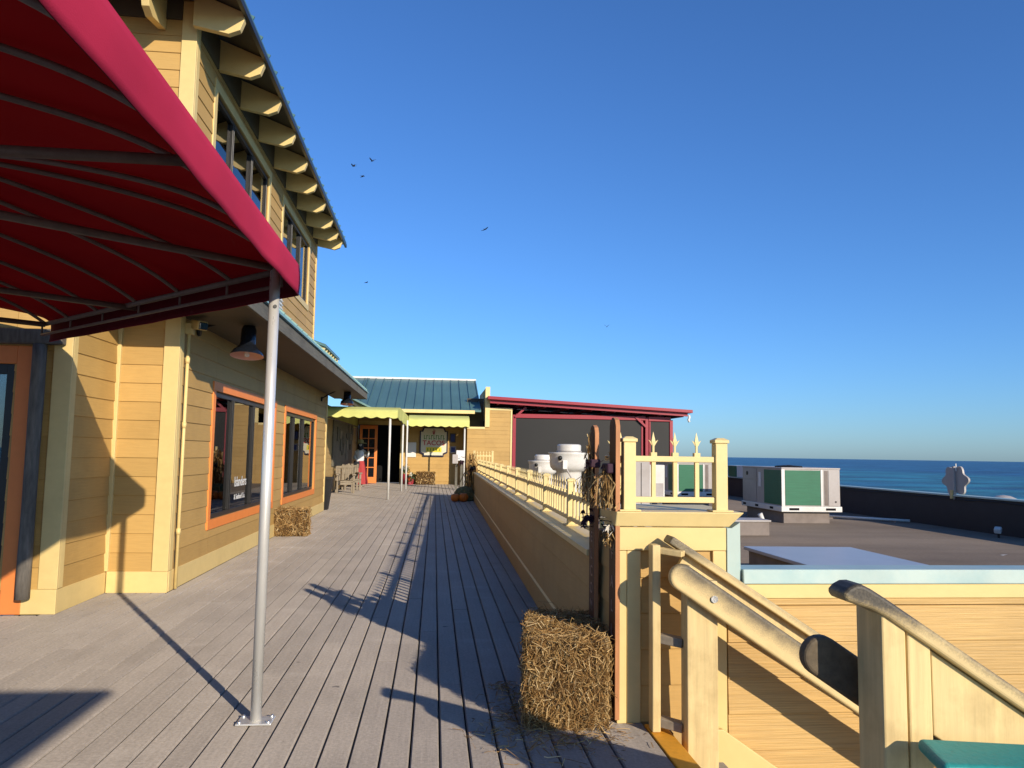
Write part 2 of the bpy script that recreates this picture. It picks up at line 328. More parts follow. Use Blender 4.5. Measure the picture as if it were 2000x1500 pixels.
def thing(name, label, cat, loc=(0, 0, 0), rz=0, group=None):
    o = bpy.data.objects.new(name, None); COL.objects.link(o); o.empty_display_size = .1
    o.matrix_basis = Matrix.Translation(loc) @ Matrix.Rotation(rz, 4, 'Z'); WM[o.name] = o.matrix_basis.copy()
    return tag(o, label, cat, group)
def struct(o): o['kind'] = 'structure'; return o
def text_mesh(s, size, mat, extrude=.002, font_scale_x=1.0, align='CENTER'):
    cu = bpy.data.curves.new('letters', 'FONT'); cu.body = s; cu.size = size; cu.align_x = align; cu.align_y = 'CENTER'; cu.extrude = extrude; cu.offset = size*.012
    to = bpy.data.objects.new('letters', cu); COL.objects.link(to); bpy.context.view_layer.update()
    me = bpy.data.meshes.new_from_object(to.evaluated_get(bpy.context.evaluated_depsgraph_get())); bpy.data.objects.remove(to)
    me.transform(Matrix.Diagonal((font_scale_x, 1, 1, 1))); me.materials.clear(); me.materials.append(M[mat]); return me
def rect_holes(L, z0, z1, ops):                    # split a wall rectangle round its openings
    us = sorted({0, L, *[o[0] for o in ops], *[o[1] for o in ops]}); out = []
    for a, b in zip(us[:-1], us[1:]):
        if b-a < 1e-4: continue
        zs = [(z0, z1)]
        for o in ops:
            if o[0] <= a+1e-4 and o[1] >= b-1e-4:
                nz = []
                for p, q in zs:
                    if o[2] > p: nz.append((p, min(q, o[2])))
                    if o[3] < q: nz.append((max(p, o[3]), q))
                zs = [t for t in nz if t[1]-t[0] > 1e-4]
        out += [(a, b, p, q) for p, q in zs]
    return out
SIDE_MESH = {}
def siding_mesh(mat, exp):
    k = (mat, exp)
    if k not in SIDE_MESH:
        m = MB(); prof = [(-.004, 0), (.015, 0), (.017, .003), (.006, exp), (-.004, exp)]
        m.prism(prof, 0, 0, 1); SIDE_MESH[k] = m.mesh('siding_board', mat)
    return SIDE_MESH[k]
def side_wall(parent, name, p0, u, n, L, z0, z1, ops=(), exp=.187, mat='siding', thick=.12, maxlen=3.66, zs=None, backing='siding'):
    """a wall with lap siding: p0 = left/right end on the ground plan, u along it, n outwards"""
    u = Vector((u[0], u[1], 0)); n = Vector((n[0], n[1], 0)); p0 = Vector((p0[0], p0[1], 0)); ops = list(ops)
    if u.x*n.y-u.y*n.x < 0: p0 = p0+u*L; u = -u; ops = [(L-b, L-a, c, d) for a, b, c, d in ops]
    m = MB()
    for a, b, c, d in rect_holes(L, z0, z1, ops):
        q = [p0+u*a, p0+u*b, p0+u*b-n*thick, p0+u*a-n*thick]
        m.add([(*v.xy, c) for v in q]+[(*v.xy, d) for v in q], [(0, 1, 2, 3), (7, 6, 5, 4), (0, 4, 5, 1), (1, 5, 6, 2), (2, 6, 7, 3), (3, 7, 4, 0)])
    w = m.build(name, backing, parent); me = siding_mesh(mat, exp)
    z = zs if zs is not None else z0; row = 0
    while z < z1-.02:
        h = min(exp, z1-z)
        for a, b, c, d in rect_holes(L, z, z+h, ops):
            if d-c < .02 or b-a < .02: continue
            x = a; first = True
            while x < b-1e-3:
                ln = min(maxlen*(((row*.37+.23) % 1)*.7+.3) if first and b-a > maxlen else maxlen, b-x); first = False
                if b-x-ln < .3: ln = b-x
                mw = Matrix(((u.x*(ln-.003), n.x, 0, (p0+u*x).x), (u.y*(ln-.003), n.y, 0, (p0+u*x).y), (0, 0, (d-c)/exp, c), (0, 0, 0, 1)))
                put(me, 'siding_board', w, mw); x += ln
        z += exp; row += 1
    return w
def straw_mesh(name, pts, dirs, lens, wid, mat='straw', droop=0):
    n = len(pts); vs = np.zeros((n, 6, 3)); up = rng.normal(size=(n, 3)); s = np.cross(dirs, up); s /= np.linalg.norm(s, axis=1)[:, None]
    bend = rng.normal(size=(n, 3))*lens[:, None]*.16; bend[:, 2] -= droop*lens
    for k, tt in enumerate((0, .5, 1)):
        c = pts+dirs*(lens*(tt-.5))[:, None]+bend*(4*tt*(1-tt))
        vs[:, 2*k] = c-s*wid[:, None]/2; vs[:, 2*k+1] = c+s*wid[:, None]/2
    base = np.arange(n)[:, None]*6; f = np.concatenate([base+np.array([[0, 1, 3, 2]]), base+np.array([[2, 3, 5, 4]])])
    me = bpy.data.meshes.new(name); me.from_pydata(vs.reshape(-1, 3).tolist(), [], f.tolist())
    at = me.attributes.new('shade', 'FLOAT', 'POINT'); at.data.foreach_set('value', np.repeat(rng.random(n), 6))
    me.materials.append(M[mat]); return me
def bale(label, loc, rz, w, d, h, nstraw, group='straw bales on the deck', wid=.0035, stray=200):
    t = thing('straw_bale', label, 'straw bale', loc, rz, group)
    bm = bmesh.new(); bmesh.ops.create_cube(bm, size=1); bmesh.ops.subdivide_edges(bm, edges=bm.edges, cuts=9, use_grid_fill=True)
    for v in bm.verts:
        p = v.co; q = Vector((p.x*w*.955, p.y*d*.975, (p.z+.5)*h*.965))
        rd = 1-.10*((abs(p.x)*2)**6*(abs(p.z)*2)**6+(abs(p.y)*2)**6*(abs(p.z)*2)**6)-.03*((abs(p.x)*2)**6*(abs(p.y)*2)**6)
        q = Vector((q.x*rd, q.y*rd, q.z if p.z < 0 else q.z*(.5+.5*rd)))+Vector((random.gauss(0, .006), random.gauss(0, .006), random.gauss(0, .005) if p.z > -.49 else 0)); v.co = q
    me = bpy.data.meshes.new('bale_core'); bm.to_mesh(me); bm.free(); me.materials.append(M['balecore']); put(me, 'bale_core', t, local=True)
    a = np.array([d*h, d*h, w*h, w*h, w*d, 0.02]); fa = rng.choice(6, nstraw, p=a/a.sum()); P = np.zeros((nstraw, 3)); D = np.zeros((nstraw, 3)); r1, r2 = rng.random(nstraw), rng.random(nstraw)
    off = np.abs(rng.normal(0, .012, nstraw))+.002
    for k in range(6):
        i = fa == k; e = .97
        if k < 2: P[i] = np.stack([np.full(i.sum(), (w/2*e)*(1 if k else -1))+off[i]*(1 if k else -1), (r1[i]-.5)*d*e, r2[i]*h*.98], 1)
        elif k < 4: P[i] = np.stack([(r1[i]-.5)*w*e, np.full(i.sum(), (d/2*e)*(1 if k == 3 else -1))+off[i]*(1 if k == 3 else -1), r2[i]*h*.98], 1)
        else: P[i] = np.stack([(r1[i]-.5)*w*e, (r2[i]-.5)*d*e, np.full(i.sum(), h*.985 if k == 4 else .01)+off[i]], 1)
    P[:, 2] = np.maximum(P[:, 2], .004)
    D = rng.normal(size=(nstraw, 3)); nrm = np.zeros((nstraw, 3)); nrm[fa < 2, 0] = 1; nrm[(fa > 1) & (fa < 4), 1] = 1; nrm[fa > 3, 2] = 1
    D -= nrm*np.sum(D*nrm, 1)[:, None]*(.72); D[fa < 4, 2] *= 1.35; D /= np.linalg.norm(D, axis=1)[:, None]
    ln = rng.gamma(4, .012, nstraw)+.02
    zlo = P[:, 2]-np.abs(D[:, 2])*ln/2; P[:, 2] += np.maximum(0, .002-zlo)
    s = put(straw_mesh('straw', P, D, ln, rng.random(nstraw)*wid+wid*.45), 'straw', t, local=True); s['kind'] = 'stuff'
    return t

# ================================================================ THE SETTING
m = MB(); m.add([(-4000, -4000, -7), (40000, -4000, -7), (40000, 40000, -7), (-4000, 40000, -7)], [(0, 1, 2, 3)]); sea = struct(m.build('sea', 'sea'))
m = MB(); m.add([(-300, -200, -6.2), (16, -200, -6.2), (16, 400, -6.2), (-300, 400, -6.2)], [(0, 1, 2, 3)]); struct(m.build('beach', 'sand'))

# deck: each board its own piece up to the seam at 18.6 m, joined boards beyond
m = MB(); m.box(-6.3, 1.13, -3, 4.12, -.30, -.045).box(-3.6, 1.30, 4.12, 36.5, -.30, -.045)
deck = struct(m.build('deck', 'joist'))
m = MB(); w2 = .0660; prof = [(-w2, -.03), (w2, -.03), (w2, -.007), (w2-.0065, 0), (-w2+.0065, 0), (-w2, -.007)]
m.prism(prof, 1, 0, 1); plank_me = m.mesh('plank', 'deck')
far = MB()
for k in range(-42, 9):
    x = .06+.14*k+.07
    y0 = -1.2 if x > -3 else 1.0
    if x > 1.14: y0 = 4.2
    y1 = 7.0 if x < -3.24 else 8.04 if x < -2.66 else 18.6
    cx = min(x, 1.14-w2) if y0 < 4.13 else x
    y = y0; first = True; off = ((k*0.618) % 1)
    while y < y1-.01:
        L = 4.88
        if first: L = 4.88*(.25+.75*off); first = False
        L = min(L, y1-y)
        if y1-y-L < .5: L = y1-y
        put(plank_me, 'plank', deck, Matrix(((1, 0, 0, cx), (0, L-.005, 0, y), (0, 0, 1, random.uniform(-.0012, .0012)), (0, 0, 0, 1)))); y += L
    if x > -3.5 and x < 1.35:
        y = 18.61 if x > -2.66 else 19.1; first = True
        while y < 36:
            L = 4.88*(.25+.75*off) if first else 4.88; first = False; L = min(L, 36.2-y)
            far.prism([(p[0]+x, p[1]) for p in prof], 1, y, y+L-.006); y += L
o = far.build('plank', 'deck', deck); o['kind'] = 'stuff'

# ================================================================ TWO-STOREY YELLOW BUILDING ON THE LEFT
XW = -2.62
B = thing('yellow_building', 'two-storey yellow siding building with orange-framed windows and bracketed eaves on the left', 'building', (XW, 8.05, 0))
LW = [(9.42, 12.84, .59, 2.11), (13.80, 17.20, .59, 2.10)]              # lower windows (y0,y1,z0,z1)
UW = [(8.88, 11.72, 4.30, 5.56), (12.86, 15.50, 4.32, 5.54)]
wl = side_wall(B, 'wall', (XW, 8.05), (0, 1), (1, 0), 10.85, 0, 3.5, [(a-8.05, b-8.05, c, d) for a, b, c, d in LW], zs=.20)
wu = side_wall(B, 'wall', (XW, 8.05), (0, 1), (1, 0), 8.40, 3.5, 6.15, [(a-8.05, b-8.05, c, d) for a, b, c, d in UW])
side_wall(B, 'wall', (-3.2, 8.05), (1, 0), (0, -1), .58, 0, 3.5, zs=.20)
side_wall(B, 'wall', (-7.0, 8.05), (1, 0), (0, -1), 4.38, 3.5, 6.15)
side_wall(B, 'wall', (-3.2, 7.05), (0, 1), (1, 0), 1.0, 0, 3.2, zs=.20)
side_wall(B, 'wall', (-7.0, 7.05), (1, 0), (0, -1), 3.8, 0, 3.2, [(1.9, 3.35, .0, 2.16)], zs=.20)
m = MB(); m.box(-7, XW-.13, 16.30, 16.44, 3.4, 6.15).box(-7, XW-.13, 18.76, 18.88, 0, 3.3); m.build('wall', 'siding', B)
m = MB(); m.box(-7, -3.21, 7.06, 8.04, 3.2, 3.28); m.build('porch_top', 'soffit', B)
m = MB(); m.box(-8, XW-.6, 8.2, 18.7, -.02, .02); m.build('floor', 'intfloor', B)
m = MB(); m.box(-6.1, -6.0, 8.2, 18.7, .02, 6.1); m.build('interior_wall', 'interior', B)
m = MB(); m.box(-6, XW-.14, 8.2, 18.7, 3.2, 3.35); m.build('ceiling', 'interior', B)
# baseboards and corner boards
def trim(*b, bev=.004, mat='cream', name='trim_board'):
    m = MB()
    m.box(*b); return m.build(name, mat, B, bevel=bev)
trim(XW, XW+.026, 8.08, 18.9, 0, .205, name='baseboard'); trim(-3.17, XW+.028, 8.022, 8.05, 0, .207, name='baseboard')
trim(-3.2, -3.174, 7.05, 8.02, 0, .203, name='baseboard'); trim(-3.50, -3.172, 7.022, 7.05, 0, .208, name='baseboard')
for z0, z1 in ((.209, 3.2), (3.6, 6.12)):
    trim(XW-.125, XW+.030, 8.016, 8.05, z0, z1); trim(XW, XW+.031, 8.053, 8.150, z0, z1)
trim(-3.325, -3.168, 7.018, 7.05, .21, 3.15); trim(-3.2, -3.170, 7.053, 7.13, .21, 3.15)
trim(-3.197, -3.155, 8.006, 8.048, .21, 3.3)
trim(XW, XW+.03, 18.80, 18.905, .207, 3.2); trim(XW, XW+.03, 16.36, 16.455, 3.62, 6.1)
# windows
def window(y0, y1, z0, z1, tmat, tw, mull, proud=.028):
    m = MB(); fx0, fx1 = XW-.075, XW-.012; f = .055
    m.box(fx0, fx1, y0, y1, z0, z0+f).box(fx0, fx1, y0, y1, z1-f, z1).box(fx0, fx1, y0, y0+f, z0+f, z1-f).box(fx0, fx1, y1-f, y1, z0+f, z1-f)
    w = m.build('window', 'black', B, bevel=.004)
    prev = y0+f
    for q in mull+[y1-f]:
        a, b = prev, q-(.05 if q != y1-f else 0)
        p = MB(); p.box(XW-.046, XW-.040, a, b, z0+f, z1-f); p.build('pane', 'glass', w)
        if q != y1-f:
            p = MB(); p.box(XW-.085, XW-.004, q-.05, q+.03, z0+f, z1-f).box(XW-.004, XW+.004, q-.02, q+.0, z0+f, z1-f); p.build('mullion', 'black', w, bevel=.003)
        prev = q+.03
    for bx in ((y0-tw, y1+tw, z1, z1+tw), (y0-tw, y1+tw, z0-tw, z0)):
        p = MB(); p.box(XW+.0005, XW+proud, *bx); p.build('trim_board', tmat, w, bevel=.004)
    for bx in ((y0-tw, y0, z0, z1), (y1, y1+tw, z0, z1)):
        p = MB(); p.box(XW+.0005, XW+proud-.003, *bx); p.build('trim_board', tmat, w, bevel=.004)
    return w
window(*LW[0], 'orange', .11, [10.35, 11.52]); window(*LW[1], 'orange', .11, [14.75, 15.80])
window(*UW[0], 'cream', .11, [9.72, 10.72]); window(*UW[1], 'cream', .11, [13.75, 14.62])
w1 = [o for o in B.children if o.name.startswith('window')][0]
for s_, y_, z_, sz in (('Islanders', 11.02, .98, .185), ('& Seafood Co.', 11.0, .78, .10)):
    put(text_mesh(s_, sz, 'paper', .0006), 'lettering', w1, Matrix(((0, 0, 1, XW-.036), (1, 0, 0, y_), (0, 1, 0, z_), (0, 0, 0, 1))))
# shop things glimpsed behind the glass
for nm, mt, bx in (('shop_counter', 'bluecap', (-3.9, -3.2, 9.6, 10.1, .02, 1.05)), ('shop_counter', 'woodgrey', (-4.2, -3.3, 10.7, 11.5, .02, .95)), ('shop_shelf', 'knee', (-5.6, -5.2, 9.0, 12.5, .02, 1.9)), ('shop_shelf', 'doororange', (-4.6, -4.2, 14.2, 16.9, .02, 1.5)), ('shop_shelf', 'paper', (-3.6, -3.2, 14.4, 15.6, .02, .9))):
    m = MB(); m.box(*bx); m.build(nm, mt, B, bevel=.02)
# porch door with orange casing (left edge of the picture)
m = MB(); m.box(-5.1, -4.94, 7.05-.035, 7.06, 0, 2.29).box(-3.62, -3.452, 7.05-.035, 7.06, 0, 2.29).box(-4.94, -3.62, 7.05-.034, 7.06, 2.13, 2.29)
dr = m.build('door', 'doororange', B, bevel=.005)
m = MB(); m.box(-4.94, -4.85, 7.045, 7.075, .02, 2.13).box(-3.71, -3.62, 7.045, 7.075, .02, 2.13).box(-4.85, -3.71, 7.045, 7.075, 2.04, 2.13).box(-4.85, -3.71, 7.045, 7.075, .02, .2); m.build('door_leaf', 'black', dr, bevel=.004)
m = MB(); m.box(-4.85, -3.71, 7.058, 7.064, .2, 2.04); m.build('pane', 'glass', dr)
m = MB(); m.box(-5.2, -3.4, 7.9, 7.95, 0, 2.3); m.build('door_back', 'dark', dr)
# upper roof: hipped, standing seam, with rafter tails
ez, sl_ = 5.99, .42
e0x, e0y, e1y = -2.06, 7.46, 17.02
def up(x, y, z): return (x, y, z)
m = MB(); top = lambda d: ez+sl_*d
ridx = -6.2; d = e0x-ridx
q = [(e0x, e0y, ez), (e0x, e1y, ez), (ridx, e1y-d, top(d)), (ridx, e0y+d, top(d)), (-9.5, e0y, ez), (-9.5, e1y, ez)]
m.add([(a, b, c+.05) for a, b, c in q]+[(a, b, c) for a, b, c in q], [(0, 1, 2, 3), (0, 3, 4), (1, 5, 2), (6, 9, 8, 7), (6, 10, 9), (7, 8, 11), (0, 6, 7, 1), (0, 4, 10, 6), (1, 7, 11, 5)])
roof = m.build('roof', 'tealroof', B)
m = MB(); m.add([(e0x-.04, e0y+.05, ez+.004), (e0x-.04, e1y-.05, ez+.004), (XW, e1y-.05, ez+.004+sl_*(e0x-.04-XW)), (XW, e0y+.05+.52, ez+.004+sl_*(e0x-.04-XW)), (-7, e0y+.05, ez+.004), (-7, e0y+.57, ez+.004+sl_*.52)], [(0, 1, 2, 3), (0, 3, 5, 4)])
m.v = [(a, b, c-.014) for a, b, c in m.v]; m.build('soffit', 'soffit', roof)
m = MB(); m.box(e0x-.03, e0x+.012, e0y+.02, e1y, ez-.07, ez-.002).box(-9, e0x-.03, e0y-.012, e0y+.03, ez-.07, ez-.002); m.build('fascia', 'black', roof)
sm = MB(); sm.bar((0, 0, 0), (-2.2, 0, 2.2*sl_), .022, .036); smm = sm.mesh('seam', 'tealroof')
for i in range(23): put(smm, 'seam', roof, Matrix.Translation((e0x+.008, 7.75+i*.405, ez+.072)))
rt = MB(); rt.prism([(0, -.19), (.36, -.26), (.475, -.21), (.515, -.10), (.515, -.02), (0, .18)], 1, -.038, .038); rtm = rt.mesh('rafter_tail', 'cream')
for y in [7.93, 8.87, 9.85, 10.88, 11.93, 12.90, 13.93, 14.95, 15.82]: put(rtm, 'rafter_tail', roof, Matrix.Translation((XW+.02, y, 5.985)), bevel=.004)
put(rtm, 'rafter_tail', roof, Matrix.Translation((XW+.02, 16.50, 5.985)), bevel=.004)
for x in (-2.95, -3.95, -4.95): put(rtm, 'rafter_tail', roof, Matrix.Translation((x, 8.03, 5.985)) @ Matrix.Rotation(-math.pi/2, 4, 'Z'), bevel=.004)
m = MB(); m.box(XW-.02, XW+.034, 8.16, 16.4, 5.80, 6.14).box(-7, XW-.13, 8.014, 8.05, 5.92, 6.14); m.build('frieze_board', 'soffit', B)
# lower skirt roof over the walkway
ly0, ly1, lx = 7.22, 20.25, -1.76
m = MB(); m.add([(lx, ly0, 2.955), (lx, ly1, 2.955), (XW, ly1, 3.62), (XW, ly0, 3.62), (lx, ly0, 2.92), (lx, ly1, 2.92), (XW, ly1, 3.585), (XW, ly0, 3.585)], [(0, 1, 2, 3), (7, 6, 5, 4), (0, 4, 5, 1), (1, 5, 6, 2), (2, 6, 7, 3), (3, 7, 4, 0)])
lr = m.build('roof', 'tealroof', B)
m = MB(); m.box(lx-.05, lx-.014, ly0, ly1-.02, 2.765, 2.935); m.build('fascia', 'fascia', lr, bevel=.004)
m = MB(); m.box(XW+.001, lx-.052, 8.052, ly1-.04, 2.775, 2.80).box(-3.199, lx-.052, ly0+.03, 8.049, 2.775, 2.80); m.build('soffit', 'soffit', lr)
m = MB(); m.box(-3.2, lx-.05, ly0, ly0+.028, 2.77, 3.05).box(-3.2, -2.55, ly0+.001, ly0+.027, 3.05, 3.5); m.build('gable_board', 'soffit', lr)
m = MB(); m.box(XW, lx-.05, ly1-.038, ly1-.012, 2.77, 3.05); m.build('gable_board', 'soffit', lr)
m = MB(); m.box(lx-.016, lx+.016, ly0, ly1, 2.93, 2.962); m.build('drip_edge', 'paleteal', lr)
sm = MB(); sm.bar((0, 0, 0), (-.84, 0, .84*.773), .028, .04); smm2 = sm.mesh('seam', 'paleteal')
for i in range(32): put(smm2, 'seam', lr, Matrix.Translation((lx+.006, ly0+.1+i*.405, 2.972)))
m = MB(); m.box(XW+.02, XW+.06, 12.2, 12.82, 3.62, 3.92)
lv = m.build('louvre_vent', 'ridge', B)
for i in range(4):
    m = MB(); m.box(XW+.06, XW+.085, 12.23, 12.79, 3.65+i*.065, 3.665+i*.065); m.build('slat', 'ridge', lv)

# conduit and security camera at the corner
t = thing('conduit_pipe', 'cream painted conduit running up the wall beside the corner board', 'pipe', (XW+.05, 8.20, 0))
m = MB(); m.tube([(XW+.052, 8.205, .01), (XW+.052, 8.205, 2.62)], .017, 10); m.build('pipe', 'cream', t, smooth=True)
for z in (.55, 1.63, 2.30): m = MB(); m.tube([(XW+.052, 8.205, z), (XW+.052, 8.205, z+.06)], .024, 10); m.build('coupling', 'cream', t, smooth=True)
m = MB(); m.box(XW+.02, XW+.10, 8.16, 8.25, 2.60, 2.72); m.build('junction_box', 'cream', t, bevel=.01)
t = thing('security_camera', 'boxy beige security camera on the wall under the red canopy', 'camera', (XW+.1, 8.3, 2.66))
m = MB(); m.bar((XW+.10, 8.22, 2.71), (XW+.22, 8.10, 2.68), .11, .095); hb = m.build('housing', 'cream', t, bevel=.012)
m = MB(); m.bar((XW+.218, 8.102, 2.679), (XW+.232, 8.088, 2.676), .09, .075); m.build('lens_window', 'blackenamel', t, bevel=.008)
m = MB(); m.bar((XW+.0, 8.28, 2.73), (XW+.12, 8.2, 2.72), .035, .035); m.build('bracket', 'cream', t)

def barn_lamp(label, loc, wall, top, r=.165, tilt=math.radians(9)):
    def tl(m):
        c = Vector((loc[0], loc[1], loc[2]+.36)); R = Matrix.Rotation(-tilt, 3, 'X'); m.v = [tuple(R @ (Vector(v)-c)+c) for v in m.v]; return m
    t = thing('barn_lamp', label, 'lamp', wall, 0, 'gooseneck barn lamps on the yellow wall'); x, y, z = loc
    m = MB(); m.lathe([(0, .38), (.03, .375), (.058, .35), (.080, .30), (.082, .15), (.088, .12), (.108, .095), (.140, .065), (r-.008, .025), (r, .0)], (x, y, z), 32)
    tl(m).build('shade', 'blackenamel', t, smooth=True)
    m = MB(); m.lathe([(r-.001, .0005), (r-.011, .023), (.136, .062), (.104, .088), (.07, .10), (0, .104)], (x, y, z), 32); tl(m).build('reflector', 'pink', t, smooth=True)
    m = MB(); m.lathe([(0, -.012), (.022, -.004), (.030, .02), (.026, .05), (.015, .08), (.012, .11)], (x, y, z), 16); tl(m).build('bulb', 'bulb', t, smooth=True)
    m = MB(); pts = []
    w_ = Vector(wall); e = Vector((x, y, z+.36))
    for i in range(15):
        s_ = i/14; p = w_.lerp(e, s_); p.z = w_.z+(e.z-w_.z)*s_+top*math.sin(math.pi*min(1, s_*1.0))**.8; pts.append(p)
    m.tube(pts, .013, 8); m.build('gooseneck', 'cable', t, smooth=True)
    m = MB(); m.tube([w_-Vector((.0, 0, 0)), w_+Vector((.03, 0, 0))], .055, 14); m.build('wall_plate', 'cable', t, smooth=True)
barn_lamp('black barn lamp with pink inside hanging just behind the silver canopy pole', (-2.06, 8.62, 2.43), (XW+.012, 8.62, 2.70), .06, .178)
barn_lamp('black barn lamp at the far end of the yellow wall above the lime awning', (-2.02, 17.9, 2.48), (XW+.012, 17.9, 2.60), .05, .15)

# ================================================================ RED CANOPY
CN = thing('red_canopy', 'large red canvas canopy on a steel frame overhanging the upper left', 'canopy', (-.9, 4.27, 0))
hx, hy, hz = -.80, 4.43, 2.30; gx, gy = -3.26, 6.80
dl = math.hypot(gx-hx, gy-hy); tdir = ((gx-hx)/dl, (gy-hy)/dl); ndir = (-tdir[1], tdir[0])         # inward normal of the diagonal edge
if ndir[0]*(-3-hx)+ndir[1]*(3-hy) < 0: ndir = (-ndir[0], -ndir[1])
def cdist(x, y):
    a = hx-x; b = (x-hx)*ndir[0]+(y-hy)*ndir[1]; k = .25
    h = max(0, min(1, .5+.5*(b-a)/k)); return max(0, b*(1-h)+a*h-k*h*(1-h))
def cz(x, y):
    d_ = cdist(x, y); return 2.455+.045*(1-math.exp(-d_/.025))+.31*d_-.052*d_*d_
def xr(y): return hx if y <= hy else hx+(y-hy)*tdir[0]/tdir[1]
ys = [0.25+i*(hy-.25)/36 for i in range(37)]+[hy+i*(gy-hy)/22 for i in range(1, 23)]; ns = 44; LX = -5.2
m = MB(); vs = []; fs = []
for y in ys:
    a = xr(y)
    for j in range(ns): s_ = (j/(ns-1))**2.2; x = a+(LX-a)*s_; vs.append((x, y, cz(x, y)-.012*math.sin(y*6.8)**2*min(1, cdist(x, y)*3)))
for i in range(len(ys)-1):
    for j in range(ns-1): fs.append((i*ns+j, (i+1)*ns+j, (i+1)*ns+j+1, i*ns+j+1))
m.add(vs, fs); fab = m.build('canvas', 'redcanvas', CN, smooth=True)
so_ = fab.modifiers.new('thick', 'SOLIDIFY'); so_.thickness = .003; so_.offset = 0
def valance(pts, nrm, name, flip=1):
    m = MB(); vs = []; fs = []; n = len(pts); K = 7
    for i, (x, y) in enumerate(pts):
        for k in range(K):
            q = k/(K-1); z = 2.475-(2.475-hz)*q; wv = .0025*math.sin(i*.9)*q+.004*math.sin(i*.23+1)*q; bulge = .007*math.sin(math.pi*q)
            vs.append((x-nrm[0]*(bulge+wv), y-nrm[1]*(bulge+wv), z+.0015*math.sin(i*.5)*(q)))
    for i in range(n-1):
        for k in range(K-1): fs.append((i*K+k, (i+1)*K+k, (i+1)*K+k+1, i*K+k+1))
    m.add(vs, fs); o = m.build(name, 'redvalance', CN, smooth=True); s_ = o.modifiers.new('thick', 'SOLIDIFY'); s_.thickness = .004; o.data.materials.append(M['redinnershade']); s_.material_offset = 1; s_.offset = -1
    if flip < 0:
        o.data.materials.clear(); o.data.materials.append(M['redinnershade']); o.data.materials.append(M['redvalance'])
valance([(hx, .25+i*(hy-.25)/60) for i in range(61)], (-1, 0), 'valance', -1)
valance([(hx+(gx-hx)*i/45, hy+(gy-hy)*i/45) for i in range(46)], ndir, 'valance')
valance([(hx-i*.1, .25) for i in range(45)], (0, 1), 'valance')
# frame: eave rails, ribs, cross bars
fi = .08
c0 = (hx-fi, hy-.06); c1 = (gx-.02, gy-.10)
def tube(name, pts, r=.014, n=8, mat='frame'):
    m = MB(); m.tube(pts, r, n); return m.build(name, mat, CN, smooth=True)
for z, r in ((2.43, .019), (2.345, .012)):
    tube('eave_rail', [(hx-.012, .32, z+.045 if z > 2.4 else z+.1), (hx-.012, c0[1], z+.045 if z > 2.4 else z+.1)], r*.6); tube('eave_rail', [(*c0, z), (*c1, z)], r); tube('eave_rail', [(c0[0], .32, z), (-5, .32, z)], r)
for i in range(7):
    q = i/6; p = (c0[0]+(c1[0]-c0[0])*q, c0[1]+(c1[1]-c0[1])*q); tube('rail_spacer', [(*p, 2.345), (*p, 2.43)], .008)
def rib(x, y, dx, dy, L):
    pts = [(x, y, 2.43)]
    for j in range(1, 37):
        q = (j/36)**1.9*L; X, Y = x+dx*q, y+dy*q
        if X < LX+.05: break
        pts.append((X, Y, 2.43+(cz(X, Y)-.028-2.43)*(1-math.exp(-q/.12))))
    tube('rib', pts, .013)
for y in (1.40, 1.88, 2.36, 2.86): rib(hx-fi, y, -1, 0, 4.2)
ax_, ay_ = -2.55, 3.86
for x, y in ((hx-fi, 3.39), (hx-fi, 3.84), (-1.24, 4.74)):
    q = math.hypot(ax_-x, ay_-y); rib(x, y, (ax_-x)/q, (ay_-y)/q, q)
for x, y in ((-1.68, 5.16), (-2.10, 5.57), (-2.53, 5.98), (-2.90, 6.33), (-3.22, 6.62)): rib(x, y, ndir[0], ndir[1], 3.2)
def tie(a, b): tube('cross_bar', [(*a, 2.42), (*b, 2.42)], .021)
tie((-.88, 2.70), (-5.0, 2.66)); tie((-.90, 4.27), (-4.3, 1.55)); tie((-2.16, 5.70), (-5.0, 3.45)); tie((-3.22, 6.62), (-5.0, 5.2))
m = MB(); m.tube([(-.895, 4.27, .012), (-.895, 4.27, 2.44)], .028, 24); pl = m.build('pole', 'pole', CN, smooth=True)
m = MB(); m.box(-.985, -.805, 4.205, 4.335, .004, .013); bp = m.build('base_plate', 'pole', CN, bevel=.003)
for x in (-.968, -.822):
    for y in (4.222, 4.318):
        m = MB(); m.lathe([(.011, 0), (.011, .006), (.007, .011), (0, .012)], (x, y, .013), 10); m.build('bolt', 'bolt', bp, smooth=True)
m = MB(); m.tube([(-.885, 4.245, 2.20), (-.882, 4.238, 2.20)], .010, 10); m.build('set_screw', 'cable', CN)
m = MB(); m.tube([(-.895, .42, 0), (-.895, .42, 2.44)], .0375, 20); m.build('pole', 'pole', CN, smooth=True)
# header beam on the wall and weathered post beside the door
t = thing('header_beam', 'weathered grey timber beam above the orange door casing', 'beam', (-4, 7.0, 2.3)); m = MB(); m.box(-5.6, -3.22, 6.93, 7.014, 2.30, 2.43); m.build('beam', 'greypost', t, bevel=.01)
t = thing('grey_post', 'weathered grey round post on the wall right of the orange door casing', 'post', (-3.41, 6.96, .13)); m = MB(); m.tube([(-3.415, 6.965, .14+i*.18) for i in range(13)], [.055+random.uniform(-.002, .002) for i in range(13)], 16); m.build('post', 'greypost', t, smooth=True)
t = thing('hanging_sign', 'small dark-framed hanging sign cut off by the left edge under the canopy', 'sign', (-3.2, 5.55, 2.2)); m = MB(); m.box(-3.55, -3.06, 5.53, 5.58, 2.10, 2.40); m.build('sign_frame', 'signframe', t, bevel=.02); m = MB(); m.box(-3.52, -3.09, 5.522, 5.535, 2.13, 2.37); m.build('sign_face', 'signface', t)
m = MB(); m.tube([(-3.3, 5.55, 2.39), (-3.3, 5.55, 2.83)], .006, 6); m.build('hanger', 'cable', t)

